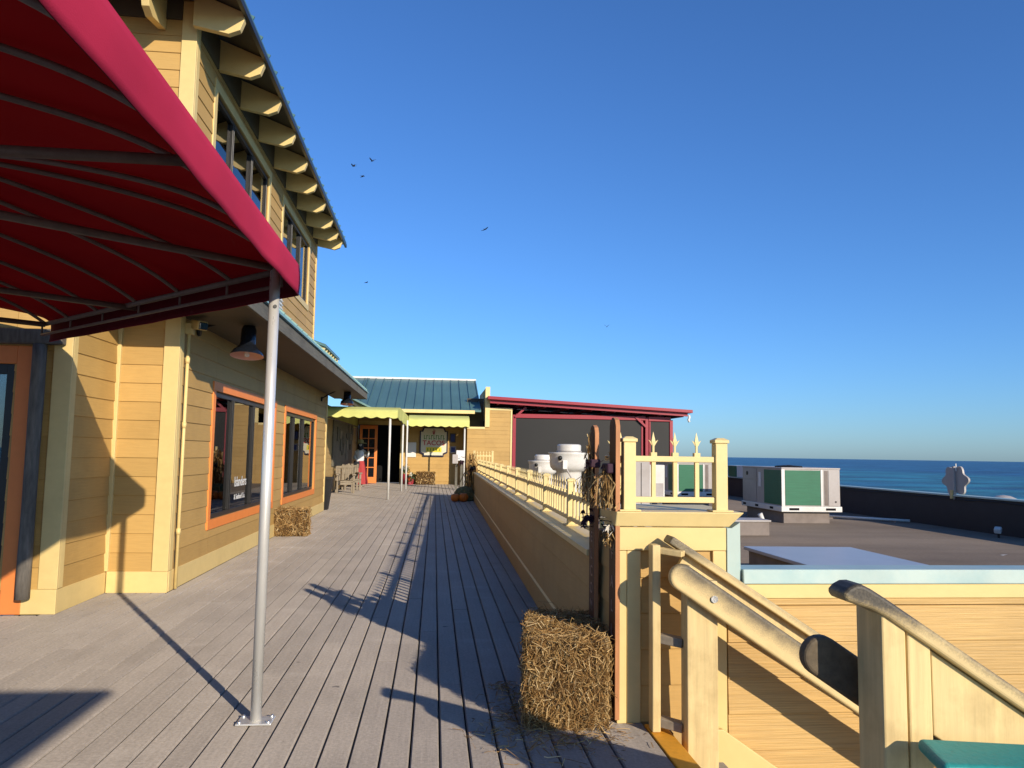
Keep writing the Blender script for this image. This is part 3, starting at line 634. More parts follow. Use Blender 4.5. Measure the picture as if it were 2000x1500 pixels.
# ================================================================ KNEE WALL AND PICKET RAILING ON THE RIGHT OF THE DECK
KA = -math.atan(.0135); KL = 19.4
kw = thing('knee_wall', 'long low siding wall along the right side of the deck, in shade', 'wall', (.98, 4.72, 0), KA)
m = MB(); m.box(.002, .20, 0, KL, 0, .80); core = m.build('wall', 'knee', kw, local=True)
sme = siding_mesh('knee', .2)
for r in range(3):
    z = .205+r*.2; x = 0; first = True
    while x < KL-.01:
        L = 3.66*(.3+.7*((r*.41+.1) % 1)) if first else 3.66; first = False; L = min(L, KL-x)
        put(sme, 'siding_board', core, Matrix(((0, -1, 0, .004), (-(L-.004), 0, 0, x+L), (0, 0, (.195/.2 if r == 2 else 1), z), (0, 0, 0, 1))), local=True); x += L
for i in range(6):
    m = MB(); L = KL/6; m.box(-.026, .001, i*L+.003, (i+1)*L-.003, .004, .19); m.build('baseboard', 'knee', kw, bevel=.006, local=True)
    m = MB(); m.prism([(-.024, .1905), (.001, .1905), (.001, .222)], 1, i*L+.003, (i+1)*L-.003); m.build('bevel_strip', 'creamrail', kw, local=True)
    m = MB(); m.box(-.035, .235, i*L+.002, (i+1)*L-.002, .802, .842); m.build('cap_board', 'creamrail', kw, bevel=.006, local=True)
PK = {}
def picket_mesh(h, s, flat=1.0, mat='creamrail'):
    k = (h, s, flat)
    if k in PK: return PK[k]
    m = MB(); a = s/2
    m.box(-a, a, -a, a, 0, h-.145*1).box(-a*1.5, a*1.5, -a*1.5, a*1.5, h-.145, h-.115)
    m.add([(-a*.45, -a*.45, h-.115), (a*.45, -a*.45, h-.115), (a*.45, a*.45, h-.115), (-a*.45, a*.45, h-.115), (-a*.5, -a*.5, h-.075), (a*.5, -a*.5, h-.075), (a*.5, a*.5, h-.075), (-a*.5, a*.5, h-.075)], [(0, 1, 5, 4), (1, 2, 6, 5), (2, 3, 7, 6), (3, 0, 4, 7)])
    m.add([(-a*.5, -a*.5, h-.075), (a*.5, -a*.5, h-.075), (a*.5, a*.5, h-.075), (-a*.5, a*.5, h-.075), (-a*.95, -a*.5, h-.052), (a*.95, -a*.5, h-.052), (a*.95, a*.5, h-.052), (-a*.95, a*.5, h-.052), (0, 0, h)], [(0, 1, 5, 4), (1, 2, 6, 5), (2, 3, 7, 6), (3, 0, 4, 7), (4, 5, 8), (5, 6, 8), (6, 7, 8), (7, 4, 8)])
    for sx in (-1, 1):      # curled side leaves of the spear
        m.add([(sx*a*.3, -a*.3, h-.085), (sx*a*.3, a*.3, h-.085), (sx*a*2.5, 0, h-.045), (sx*a*.3, -a*.3, h-.062), (sx*a*.3, a*.3, h-.062)], [(0, 1, 2), (3, 2, 4), (0, 2, 3), (1, 4, 2)])
    m.v = [(x, y*flat, z) for x, y, z in m.v]; PK[k] = m.mesh('picket', mat); return PK[k]
def post_mesh(s, h):
    m = MB(); a = s/2; m.box(-a, a, -a, a, 0, h-.03); m.box(-a-.008, a+.008, -a-.008, a+.008, h-.03, h-.012)
    m.add([(-a-.008, -a-.008, h-.012), (a+.008, -a-.008, h-.012), (a+.008, a+.008, h-.012), (-a-.008, a+.008, h-.012), (-a*.6, -a*.6, h), (a*.6, -a*.6, h), (a*.6, a*.6, h), (-a*.6, a*.6, h)], [(0, 1, 5, 4), (1, 2, 6, 5), (2, 3, 7, 6), (3, 0, 4, 7), (4, 5, 6, 7)])
    return m.mesh('post', 'creamrail')
def foot(par, x, y, z, s):
    m = MB(); m.box(x-s, x+s, y-s, y+s, z, z+.012); return m.build('post_foot', 'creamrail', par, bevel=.004, local=True)
rl = thing('picket_railing', 'long cream picket railing with spear tips on top of the low deck wall', 'railing', (.98, 4.72, 0), KA)
pm = post_mesh(.060, .375); RX = .13; zc = .842
posts = [.05]+[1.60+1.565*i for i in range(12)]
for y in posts: put(pm, 'post', rl, Matrix.Translation((RX, y, zc+.011)), bevel=.004, local=True); foot(rl, RX, y, zc, .055)
for a, b in zip(posts[:-1], posts[1:]):
    for z0, z1 in ((.885, .918), (1.065, 1.10)):
        m = MB(); m.box(RX-.019, RX+.019, a+.031, b-.031, z0, z1); m.build('rail', 'creamrail', rl, bevel=.004, local=True)
    n = round((b-a)/.156); pkm = picket_mesh(.345, .036, .5)
    for i in range(1, n):
        put(pkm, 'picket', rl, Matrix.Translation((RX, a+(b-a)*i/n, .893)) @ Matrix.Rotation(math.pi/2+random.uniform(-.05, .05), 4, 'Z'), local=True)
# short railing at the far end, turned to the right
r2 = thing('short_railing', 'short cream picket railing panel against the far yellow wall', 'railing', (1.22, 24.15, 0))
for x in (.03, .60): put(post_mesh(.06, .70), 'post', r2, Matrix.Translation((x, 0, .80)), local=True)
for z in (.90, 1.32): m = MB(); m.box(.06, .57, -.02, .02, z, z+.035); m.build('rail', 'creamrail', r2, local=True)
for i in range(5): put(picket_mesh(.60, .02), 'picket', r2, Matrix.Translation((.125+i*.095, 0, .9)), local=True)
m = MB(); m.box(0, .65, -.1, .1, 0, .80); m.build('wall', 'knee', r2, local=True)

# raised pier at the head of the stairs
pr = thing('stair_pier', 'cream panelled pier beside the stairs with sloping cap', 'pier', (1.3, 4.4, 0))
PY = 4.15
m = MB(); m.box(1.012, 1.60, PY+.03, 4.73, -1.5, .97); m.build('core', 'knee', pr)
for i, z in enumerate((.0, .19, .38, .57, .76)):
    put(siding_mesh('siding', .187), 'siding_board', pr, Matrix(((-.40, 0, 0, 1.535), (0, -1, 0, PY+.03), (0, 0, 1 if i < 4 else 1.0, z), (0, 0, 0, 1))))
    put(siding_mesh('knee', .19), 'siding_board', pr, Matrix(((0, -1, 0, 1.014), (-.55, 0, 0, 4.73), (0, 0, 1, z+.02), (0, 0, 0, 1))))
for b in ((1.0, 1.052, PY-.002, PY+.03, 0, .905), (1.054, 1.13, PY, PY+.03, 0, .905), (1.535, 1.61, PY, PY+.03, -.6, .905)):
    m = MB(); m.box(*b); m.build('trim_board', 'cream', pr, bevel=.004)
m = MB(); m.box(1.0, 1.61, PY-.004, PY+.03, .907, 1.032); m.build('trim_board', 'cream', pr, bevel=.004)
m = MB(); m.box(1.0, 1.05, PY+.033, 4.73, .02, .02+.19).box(1.001, 1.013, PY+.033, 4.2, .21, 1.03); m.build('trim_board', 'knee', pr)
m = MB(); z0, z1 = 1.036, 1.118       # flaring cap
m.add([(.985, PY-.010, z0), (1.625, PY-.010, z0), (1.625, 4.74, z0), (.985, 4.74, z0), (.985, PY-.045, z1), (1.70, PY-.045, z1), (1.70, 4.76, z1), (.985, 4.76, z1), ], [(0, 3, 2, 1), (0, 1, 5, 4), (1, 2, 6, 5), (2, 3, 7, 6), (3, 0, 4, 7), (4, 5, 6, 7)])
m.build('cap', 'creamrail', pr, bevel=.006)
m = MB(); m.prism([(1.613, .72), (1.690, .72), (1.690, 1.062), (1.640, 1.03), (1.613, 1.03)], 1, PY-.006, PY+.16); m.build('flashing', 'bluecap', pr, bevel=.003)
# railing on the pier
rp = thing('pier_railing', 'cream railing with three spear pickets standing on the pier', 'railing', (1.32, PY, 1.118))
for x, y in ((1.066, PY+.02), (1.585, PY+.02)): put(post_mesh(.068, .40), 'post', rp, Matrix.Translation((x, y, 1.125)), bevel=.004); m = MB(); m.box(x-.06, x+.06, y-.05, y+.05, 1.1185, 1.128); m.build('post_foot', 'creamrail', rp, bevel=.004)
for z0, z1 in ((1.165, 1.197), (1.388, 1.420)):
    m = MB(); m.box(1.100, 1.551, PY+.0, PY+.038, z0, z1); m.build('rail', 'creamrail', rp, bevel=.004)
    m = MB(); m.box(1.05, 1.086, PY+.055, 4.70, z0, z1); m.build('rail', 'creamrail', rp, bevel=.004)
for x in (1.206, 1.328, 1.452): put(picket_mesh(.385, .022), 'picket', rp, Matrix.Translation((x, PY+.019, 1.170)))
for y in (4.36, 4.47, 4.58): put(picket_mesh(.385, .022), 'picket', rp, Matrix.Translation((1.068, y, 1.170)))

# ================================================================ FLAT-ROOFED BUILDING BEYOND THE STAIRS
FB = thing('flat_roofed_building', 'low building with brown felt roof, pale blue coping and black parapet to the right', 'building', (6, 20, -6))
m = MB(); m.box(1.32, 10.95, 4.75, 60, -.25, 0.0).box(1.75, 10.95, 4.37, 4.75, -.25, -.002); m.build('roof_surface', 'gravel', FB)
m = MB(); m.box(10.95, 11.15, 4.2, 60, -6, .665); pa = m.build('parapet', 'parapet', FB, bevel=.01)
m = MB(); m.box(10.92, 11.20, 4.2, 60, .668, .705); m.build('coping', 'bluecap', pa, bevel=.008)
m = MB(); pts = [(10.935, 10+i*.5, .62+.012*math.sin(i*1.7)) for i in range(60)]; m.tube(pts, .009, 6); m.build('cable', 'cable', pa)
side_wall(FB, 'wall', (1.615, 4.165), (1, 0), (0, -1), 5.385, -3.2, .62, exp=.19, mat='sidegrain', zs=-3.2+.005, backing='sidegrain', maxlen=6.0)
m = MB(); m.box(1.692, 7.0, 4.133, 4.165, .652, .728); m.build('frieze_board', 'cream', FB, bevel=.004)
m = MB(); m.box(1.615, 7.0, 4.141, 4.165, .615, .650); m.build('frieze_board', 'sidegrain', FB, bevel=.004)
m = MB(); m.prism([(4.118, .731), (4.37, .731), (4.37, .800), (4.124, .810)], 0, 1.695, 7.0); m.build('coping', 'bluecap', FB, bevel=.006)
m = MB(); m.box(1.70, 7.0, 4.29, 4.36, 0.0, .73); m.build('wall', 'parapet', FB)
# low black boxed kerb with shiny lid behind the coping
t = thing('roof_hatch', 'low felt-sided roof hatch with pale blue-grey lid behind the coping', 'roof hatch', (4.5, 8.6, 0))
m = MB(); m.add([(3.92, 9.35, 0), (5.20, 9.30, 0), (5.20, 7.5, 0), (3.95, 7.3, 0), (3.92, 9.35, .27), (5.20, 9.30, .27), (5.20, 7.5, .27), (3.95, 7.3, .27)], [(3, 2, 1, 0), (4, 5, 6, 7), (0, 1, 5, 4), (1, 2, 6, 5), (2, 3, 7, 6), (3, 0, 4, 7)]); m.build('kerb', 'curb', t)
m = MB(); m.add([(3.87, 9.40, .275), (5.25, 9.36, .275), (5.25, 7.45, .275), (3.90, 7.25, .275), (3.87, 9.40, .315), (5.25, 9.36, .315), (5.25, 7.45, .315), (3.90, 7.25, .315)], [(3, 2, 1, 0), (4, 5, 6, 7), (0, 1, 5, 4), (1, 2, 6, 5), (2, 3, 7, 6), (3, 0, 4, 7)]); m.build('lid', 'lid', t, bevel=.006)

def ac_unit(label, loc, w, d, h, kh, rz=0, grp='rooftop air conditioners'):
    t = thing('air_conditioner', label, 'air conditioner', loc, rz, grp)
    def bx(name, mat, *b, bev=.004, par=None):
        m = MB(); m.box(*b); return m.build(name, mat, par or t, bevel=bev, local=True)
    if kh: bx('kerb', 'curb', .05*w, w-.16*w, .08, d-.08, 0, kh)
    zb = kh+.002
    b_ = bx('base_rail', 'white', -.03, w+.03, -.03, d+.03, zb, zb+.12, bev=.012)
    for x in (.11*w, .74*w): bx('fork_slot', 'dark', x, x+.17*w, -.033, -.02, zb+.035, zb+.085, bev=0, par=b_)
    for y in (.18*d, .55*d, .88*d): bx('fork_slot', 'dark', -.033, -.02, y, y+.08*d, zb+.035, zb+.085, bev=0, par=b_)
    z0, z1 = zb+.122, zb+.122+h
    bx('cabinet', 'galv', 0, w, 0, d, z0, z1-.035)
    bx('lid', 'galv', -.012, w+.012, -.012, d+.012, z1-.033, z1, bev=.006)
    f = bx('coil_panel', 'greencoil', .055*w, .66*w, -.008, .0, z0+.02, z1-.06, bev=0)
    bx('coil_panel', 'greencoil', -.008, 0, .01*d, .42*d, z0+.02, z1-.06, bev=0)
    bx('corner_post', 'white', -.014, .045*w, -.016, -.001, z0, z1-.04); bx('corner_post', 'white', .665*w, .70*w, -.014, -.001, z0, z1-.04)
    bx('louvre_panel', 'curb', .73*w, .79*w, -.006, -.001, z0+.02, z1-.06, bev=0); bx('service_panel', 'galv', .80*w, .985*w, -.010, -.001, z0+.01, z1-.05)
    bx('nameplate', 'ridge', -.012, -.001, .50*d, .56*d, z0+.45*h, z0+.85*h, bev=0); bx('access_panel', 'galv', -.010, -.001, .62*d, .97*d, z0+.02, z0+.62*h); bx('access_panel', 'galv', -.010, -.001, .62*d, .97*d, z0+.64*h, z1-.05)
    m = MB(); m.tube([(-.012, .86*d, z0+.80*h), (-.02, .86*d, z0+.80*h)], .05, 16); m.build('badge', 'cable', t, local=True)
    m = MB(); m.tube([(.92*w, -.012, z0+.12*h), (.92*w, -.016, z0+.12*h)], .02, 12); m.build('knob', 'cable', t, local=True)
    m = MB(); m.lathe([(.30, 0), (.30, .02), (.28, .03), (0, .05)], (.35*w, .3*d, z1), 20); m.build('fan_guard', 'dark', t, smooth=True, local=True)
    return t
ac_unit('large air conditioner with bright green coil on a felt kerb, right of the pier', (7.58, 16.25, 0), 1.33, 2.15, .84, .25)
ac_unit('green-coil air conditioner seen through the pier railing', (6.42, 20.0, 0), 1.08, 1.7, .78, .36)
t = thing('grey_cabinet', 'tall pale grey cabinet behind the left post of the pier railing', 'cabinet', (3.55, 13.0, 0)); m = MB(); m.box(3.40, 3.70, 13, 13.5, .55, 1.335); m.build('cabinet', 'galv', t, bevel=.01); m = MB(); m.box(3.545, 3.552, 12.992, 12.999, .6, 1.3); m.build('door_gap', 'dark', t); m = MB(); m.box(3.38, 3.72, 12.95, 13.5, .45, .55).box(3.42, 3.48, 13.0, 13.06, 0, .45).box(3.62, 3.68, 13.0, 13.06, 0, .45); m.build('stand', 'white', t)
t = thing('white_cabinet', 'bright white cabinet behind the pier railing next to the grey one', 'cabinet', (4.05, 14.5, 0)); m = MB(); m.box(4.12, 4.42, 14.5, 15, .62, 1.25); m.build('cabinet', 'white', t, bevel=.01); m = MB(); m.box(4.09, 4.46, 14.46, 15, .54, .62).box(4.13, 4.20, 14.6, 14.7, 0, .54).box(4.33, 4.40, 14.6, 14.7, 0, .54); m.build('stand', 'white', t); m = MB(); m.box(4.15, 4.39, 14.49, 14.499, .66, .9); m.build('panel', 'galv', t)
for lab, x, y, z, wd in (('grey felt kerb block right behind the pier railing', 4.9, 14.2, .23, .9), ('felt kerb block beside the railing right post', 5.55, 13.6, .26, 1.1)):
    t = thing('roof_kerb', lab, 'kerb', (x, y, 0), 0, 'felt kerbs on the roof'); m = MB(); m.box(x-wd/2, x+wd/2, y, y+.5, 0, z); m.build('kerb', 'curb', t, bevel=.02); m = MB(); m.box(x-wd/2-.02, x+wd/2+.02, y-.02, y+.52, z, z+.03); m.build('cap', 'galv', t)
def exhaust(label, loc, s):
    t = thing('exhaust_fan', label, 'exhaust fan', loc, 0, 'white rooftop exhaust fans'); x, y, z = 0, 0, 0
    m = MB(); m.box(-.36*s, .36*s, -.36*s, .36*s, 0, .55*s); m.build('kerb', 'white', t, bevel=.02, local=True)
    m = MB(); m.lathe([(.30*s, .55*s), (.30*s, 1.02*s), (.31*s, 1.06*s), (.39*s, 1.085*s), (.455*s, 1.16*s), (.472*s, 1.26*s), (.470*s, 1.38*s), (.485*s, 1.46*s), (.515*s, 1.51*s), (.505*s, 1.515*s), (.45*s, 1.49*s), (.30*s, 1.52*s), (.29*s, 1.53*s)], (0, 0, 0), 36); m.build('bowl', 'white', t, smooth=True, local=True)
    m = MB(); m.lathe([(.285*s, 1.50*s), (.29*s, 1.66*s), (.285*s, 1.695*s), (.24*s, 1.715*s), (0, 1.72*s)], (0, 0, 0), 32); m.build('motor_cap', 'white', t, smooth=True, local=True)
    m = MB(); m.lathe([(.30*s, 1.535*s), (.31*s, 1.54*s), (.31*s, 1.55*s), (.30*s, 1.555*s)], (0, 0, 0), 32); m.build('band', 'galv', t, smooth=True, local=True)
    m = MB(); m.tube([(-.28*s, -.38*s, 1.38*s), (-.29*s, -.46*s, 1.36*s), (-.22*s, -.50*s, 1.28*s), (-.16*s, -.50*s, 1.15*s), (-.02*s, -.5*s, .9*s), (.05*s, -.42*s, .5*s)], .018*s, 8); m.build('conduit', 'galv', t, smooth=True, local=True)
    m = MB(); m.box(-.24*s, -.13*s, -.53*s, -.47*s, 1.12*s, 1.33*s); m.build('switch_box', 'white', t, bevel=.01, local=True)
    m = MB(); m.tube([(-.28*s, -.36*s, 1.38*s), (-.30*s, -.49*s, 1.38*s)], .055*s, 12); m.build('port', 'cable', t, smooth=True, local=True)
exhaust('large white mushroom exhaust fan in front of the grey screens', (3.17, 18.0, 0), .97)
exhaust('smaller white exhaust fan to the left of the large one', (2.98, 21.0, 0), .82)
# odds and ends on the roof
t = thing('vent_pipe', 'small white leaning vent pipe in front of the large air conditioner', 'pipe', (7.1, 16.3, 0)); m = MB(); m.tube([(7.15, 16.2, 0), (7.05, 16.2, .21)], [.035, .055], 12); m.build('pipe', 'white', t, smooth=True)
t = thing('roof_pipe', 'long pale pipe lying on the roof along the black parapet', 'pipe', (10.3, 17, 0)); m = MB(); m.tube([(9.2, 17.9, .05), (10.75, 16.6, .05)], .03, 8); m.build('pipe', 'white', t, smooth=True)
for x in (9.4, 10.5):
    m = MB(); m.box(x-.05, x+.05, 17.85-(x-9.2)*.84-.1, 17.85-(x-9.2)*.84+.1, 0, .03); m.build('pipe_support', 'curb', t)
t = thing('floodlight', 'small white floodlight on the roof by the black parapet', 'lamp', (10.5, 13.55, 0)); m = MB(); m.bar((10.46, 13.50, .12), (10.56, 13.6, .16), .12, .10); m.build('housing', 'white', t, bevel=.02); m = MB(); m.tube([(10.52, 13.55, 0), (10.52, 13.55, .10)], .02, 8); m.build('stem', 'cable', t)
for lab, x, y in (('scrap of white paper on the brown roof', 8.6, 11.0),): t = thing('paper_scrap', lab, 'litter', (x, y, 0)); m = MB(); m.add([(x, y, .004), (x+.09, y+.01, .02), (x+.08, y+.05, .012), (x-.01, y+.05, .006)], [(0, 1, 2, 3)]); m.build('paper', 'paper', t)
fs_ = thing('flower_sign', 'grey flower-shaped sign seen from behind, on the black parapet', 'sign', (11.0, 15.35, .7))
m = MB(); pts = [(15.36+(.335+.045*math.cos(6*a+.5))*math.cos(a)*1.12, 1.0+(.29+.04*math.cos(6*a+.5))*math.sin(a)) for a in [2*math.pi*i/72 for i in range(72)]]; m.prism(pts, 0, 10.98, 11.02); m.build('flower_panel', 'galv', fs_)
m = MB(); m.box(10.93, 10.978, 15.32, 15.37, .60, 1.30); m.build('back_post', 'galv', fs_); m = MB(); m.box(10.90, 10.929, 15.35, 15.42, .62, .80); m.build('bracket', 'cream', fs_); m = MB(); m.tube([(10.95, 15.27, 1.2), (10.95, 15.27, 1.36)], .012, 6); m.build('pin', 'white', fs_)
t = thing('beach_dome', 'grey rounded top of a beach shelter beyond the parapet', 'shelter', (13.0, 15.0, -6.1)); m = MB(); m.lathe([(.42, -6.9), (.42, -.30), (.37, -.15), (.27, -.04), (.14, .02), (0, .04)], (13.6, 17.3, .58), 24); m.build('dome', 'galv', t, smooth=True)

# ================================================================ STAIRS AND HANDRAILS
st = thing('stairs', 'stairs going down to the right with yellow painted nosing', 'stairs', (1.2, 3.1, 0))
m = MB(); m.prism([(1.142, -.20), (1.262, -.20), (1.262, -.012), (1.250, .002), (1.142, .006)], 1, 2.32, 4.12); m.build('nosing', 'nosing', st, bevel=.004)
for i in range(1, 9):
    x0 = 1.262+(i-1)*.28; m = MB(); m.box(x0, x0+.30, 2.32, 4.12, -.185*i-.04, -.185*i); m.build('tread', 'deck', st, bevel=.006)
    m = MB(); m.box(x0-.02, x0, 2.32, 4.12, -.185*i, -.185*(i-1)-.04 if i > 1 else -.2); m.build('riser', 'cream', st)
m = MB(); m.prism([(1.46, -.02), (1.56, -.02), (3.6, -1.42), (3.6, -1.75), (1.46, -.30)], 1, 4.085, 4.122); m.build('stringer', 'cream', st, bevel=.004)
m = MB(); m.prism([(1.27, -.06), (1.27, -.9), (3.6, -2.2), (3.6, -1.6)], 1, 2.28, 2.318); m.build('stringer', 'cream', st, bevel=.004)
def slope_board(par, name, mat, x0, z0, x1, slope, h, y0, y1, rounded=False, bev=.01, seg=3):
    """board on edge running down the stairs; h is measured square to the slope"""
    L = math.hypot(x1-x0, (x1-x0)*slope); a = math.atan(slope); poly = []
    if rounded:
        for i in range(13): q = math.pi/2+math.pi*i/12; poly.append((h/2+h/2*math.cos(q), h/2*math.sin(q)))
    else: poly = [(0, h/2), (0, -h/2)]
    poly += [(L, -h/2), (L, h/2)]
    pp = [(x0+u*math.cos(a)-v*math.sin(a), z0+u*math.sin(a)+v*math.cos(a)) for u, v in poly]
    m = MB(); m.prism(pp, 1, y0, y1); return m.build(name, mat, par, bevel=bev, seg=seg)
h1 = thing('stair_handrail', 'cream handrail on the siding wall side of the stairs with weathered rounded end', 'handrail', (1.3, 3.9, 0), 0, 'stair handrails')
slope_board(h1, 'handrail', 'rail_wall', 1.197, .852, 3.8, -.66, .132, 3.800, 3.852, True, .016, 4)
m = MB(); m.box(1.292, 1.452, 3.862, 3.900, -.30, .79).box(1.292, 1.33, 3.900, 3.965, -.30, .86); m.build('post', 'newel', h1, bevel=.005)
m = MB(); m.box(1.148, 1.192, 3.985, 4.06, .008, .955); m.build('post', 'newel', h1, bevel=.005)
for z in (.055, .475, .925):
    m = MB(); m.bar((1.195, 4.02, z), (1.30, 3.945, z-.01), .06, .045 if z < .9 else .03); m.build('block', 'woodgrey' if z < .9 else 'newel', h1, bevel=.004)
slope_board(h1, 'cap_rail', 'rail_cap', 1.245, .985, 3.9, -.635, .042, 3.97, 4.09, False, .008)
slope_board(h1, 'skirt_board', 'newel', 1.31, .865, 3.9, -.635, .15, 4.02, 4.055, False, .005)
m = MB(); m.tube([(1.41, 3.790, .712), (1.41, 3.806, .712)], .018, 14); m.build('bolt', 'bolt', h1)
h2 = thing('stair_handrail', 'near handrail with dark weathered tip and cracked newel post at the lower right', 'handrail', (1.4, 2.4, 0), 0, 'stair handrails')
for x0, x1, y0 in ((1.297, 1.371, 2.153), (1.3765, 1.449, 2.156)): m = MB(); m.prism([(x0, -1.2), (x1, -1.2), (x1, .972-.65*(x1-1.31)), (x0, .972-.65*(x0-1.31))], 1, y0, 2.29); m.build('newel_board', 'newel', h2, bevel=.006)
pts = [(1.181, 1.036), (1.195, 1.050), (1.215, 1.060), (1.235, 1.061), (1.264, 1.047), (1.310, 1.019), (3.5, -.405)]; lo = [(3.5, -.458), (1.31, .966), (1.259, .991), (1.217, 1.003), (1.189, 1.013), (1.178, 1.024)]
m = MB(); m.prism(pts+lo, 1, 2.139, 2.240); m.build('cap_rail', 'rail_near', h2, bevel=.011, seg=3)
m = MB(); m.prism([(1.456, .868), (3.5, -.461), (3.5, -.70), (1.456, .629)], 1, 2.167, 2.200); m.build('skirt_board', 'newel', h2, bevel=.004)
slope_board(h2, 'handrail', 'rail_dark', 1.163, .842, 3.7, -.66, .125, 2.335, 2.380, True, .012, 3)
# teal bench on the near side of the stairwell
nd = struct(MB().box(1.14, 6.0, -3, 2.13, -.30, -.004).build('upper_deck', 'deck'))
bn = thing('teal_bench', 'teal painted plank cut off by the bottom right corner', 'bench', (1.9, 2.1, 0))
m = MB(); m.add([(1.33, 1.94, .600), (2.75, 1.85, .53), (2.75, 2.01, .545), (1.358, 2.10, .614), (1.33, 1.94, .636), (2.75, 1.85, .57), (2.75, 2.01, .585), (1.358, 2.10, .650)], [(3, 2, 1, 0), (4, 5, 6, 7), (0, 1, 5, 4), (1, 2, 6, 5), (2, 3, 7, 6), (3, 0, 4, 7)]); m.build('plank', 'tealboard', bn, bevel=.016, seg=4)
for x in (1.65, 2.6): m = MB(); m.box(x, x+.05, 1.93, 2.03, -.004, .600-.052*(x-1.33)-.008); m.build('leg', 'tealboard', bn)

# ================================================================ PORCH BOARDS, STRAW BALES
def porch_board(label, word, x, y, lean, zt, letters_z, cut):
    t = thing('porch_board', label, 'porch sign', (x, y, 0), 0, 'tall lettered porch boards by the bale')
    sh = lambda z: -lean*z
    m = MB(); w = .075; th = .026; Z0 = .02
    prof = [(-w, Z0), (w, Z0), (w, zt-.05), (w-.02, zt-.015), (w-.06, zt), (-w+.06, zt), (-w+.02, zt-.015), (-w, zt-.05)]
    vs = [(sx+sh(q[1]), q[0], q[1]) for sx in (-th/2, th/2) for q in prof]; n = len(prof)
    m.add([(a, b, c) for a, b, c in vs], [tuple(range(n)), tuple(range(n, 2*n))[::-1]]+[(i, (i+1) % n, n+(i+1) % n, n+i) for i in range(n)])
    o = m.build('board', 'porchred', t, bevel=.003, local=True); o.data.materials.append(M['porchedge'])
    for p in o.data.polygons:
        if abs(p.normal.x) < .6: p.material_index = 1
    for ch, z in zip(word, letters_z):
        put(text_mesh(ch, .088, 'letterpaint', .0008), 'letter', t, Matrix(((0, 0, -1, sh(z)-th/2-.0012), (-1, 0, 0, 0), (0, 1, 0, z), (0, 0, 0, 1))), local=True)
    return t, sh, th
t, sh, th = porch_board('tall dark red porch board lettered WELCOME with dried leaves and black ribbon', 'WELCOME', .965, 4.60, .0, 1.60, [1.03-.1*i for i in range(7)], 0)
def straw_bunch(t, cx, cy, z0, z1, n, spread, flip=1):
    P = np.zeros((n, 3)); top = np.array([cx, cy, z1]); D = np.zeros((n, 3)); L = np.zeros(n)
    for i in range(n):
        e = np.array([cx+random.gauss(-.01, spread*.6), cy+random.gauss(-.02, spread), z0+abs(random.gauss(0, .05))]); s_ = top+np.array([random.gauss(0, .012), random.gauss(0, .02), random.gauss(0, .02)])
        P[i] = (e+s_)/2; d = e-s_; L[i] = np.linalg.norm(d); D[i] = d/L[i]
    o = put(straw_mesh('straw', P, D, L, rng.random(n)*.006+.003), 'straw', t, local=True); o['kind'] = 'stuff'
def leaf_cluster(t, cx, cy, cz_, n, s, mat, name='leaf'):
    lm = MB(); lm.add([(0, 0, 0), (.3, .28, .05), (.75, .38, 0), (.62, .12, .06), (1, 0, -.05), (.62, -.12, .06), (.75, -.38, 0), (.3, -.28, .05)], [(0, 1, 2, 3), (0, 3, 4, 5), (0, 5, 6, 7)]); me = lm.mesh('leaf', mat)
    for i in range(n):
        mw = Matrix.Translation((cx+random.gauss(0, s*.35), cy+random.gauss(0, s*.35), cz_+random.gauss(0, s*.45))) @ Matrix.Rotation(random.uniform(0, 6.28), 4, 'Z') @ Matrix.Rotation(random.uniform(-.3, 1.6), 4, 'Y') @ Matrix.Scale(s*random.uniform(.6, 1.1), 4); put(me, name, t, mw, local=True)
m = MB(); m.box(-.040, .022, -.083, .083, 1.345, 1.395); m.build('ribbon', 'leafdark', t, bevel=.008, local=True)
straw_bunch(t, -.03, 0, 1.13, 1.34, 90, .045); straw_bunch(t, -.03, 0, 1.46, 1.38, 16, .02); leaf_cluster(t, -.03, -.03, 1.36, 8, .04, 'leafdark'); leaf_cluster(t, -.04, -.02, 1.06, 22, .065, 'leafdark')
t, sh, th = porch_board('tall rust-edged porch board lettered FALL with straw bunch, nearest the stair pier', 'FALL', 1.0, 4.215, .0, 1.63, [.88, .73, .60, .47], 0)
m = MB(); m.box(-.055, -.014, -.055, .085, 1.32, 1.375); m.build('ribbon', 'leafdark', t, bevel=.008, local=True)
straw_bunch(t, -.04, .02, 1.12, 1.33, 130, .06); straw_bunch(t, -.03, .0, .90, 1.0, 40, .03); leaf_cluster(t, -.04, .02, 1.36, 6, .04, 'leafdark'); leaf_cluster(t, -.045, -.03, 1.045, 8, .06, 'flower', 'bow_loop'); leaf_cluster(t, -.045, .02, 1.04, 8, .06, 'cable', 'bow_loop')
bale('large golden straw bale in front of the porch boards', (.765, 4.46, 0), math.radians(-7), .41, .80, .435, 16000, wid=.0030)
bale('straw bale against the yellow wall below the windows', (-2.36, 13.36, 0), math.radians(4), .56, .40, .43, 3500, wid=.007)
bale('bound straw bale under the tacos sign at the far wall', (-.36, 34.5, 0), 0, .80, .42, .55, 900, wid=.02)
n = 500; P = np.stack([rng.normal(.66, .20, n), rng.normal(4.02, .16, n), np.full(n, .004)+rng.random(n)*.008], 1); P2 = np.stack([rng.normal(.48, .06, n//2), rng.uniform(4.0, 4.9, n//2), np.full(n//2, .005)], 1); P = np.concatenate([P, P2]); P = P[P[:, 0] < 1.10]
D = rng.normal(size=(len(P), 3)); D[:, 2] *= .06; D /= np.linalg.norm(D, axis=1)[:, None]
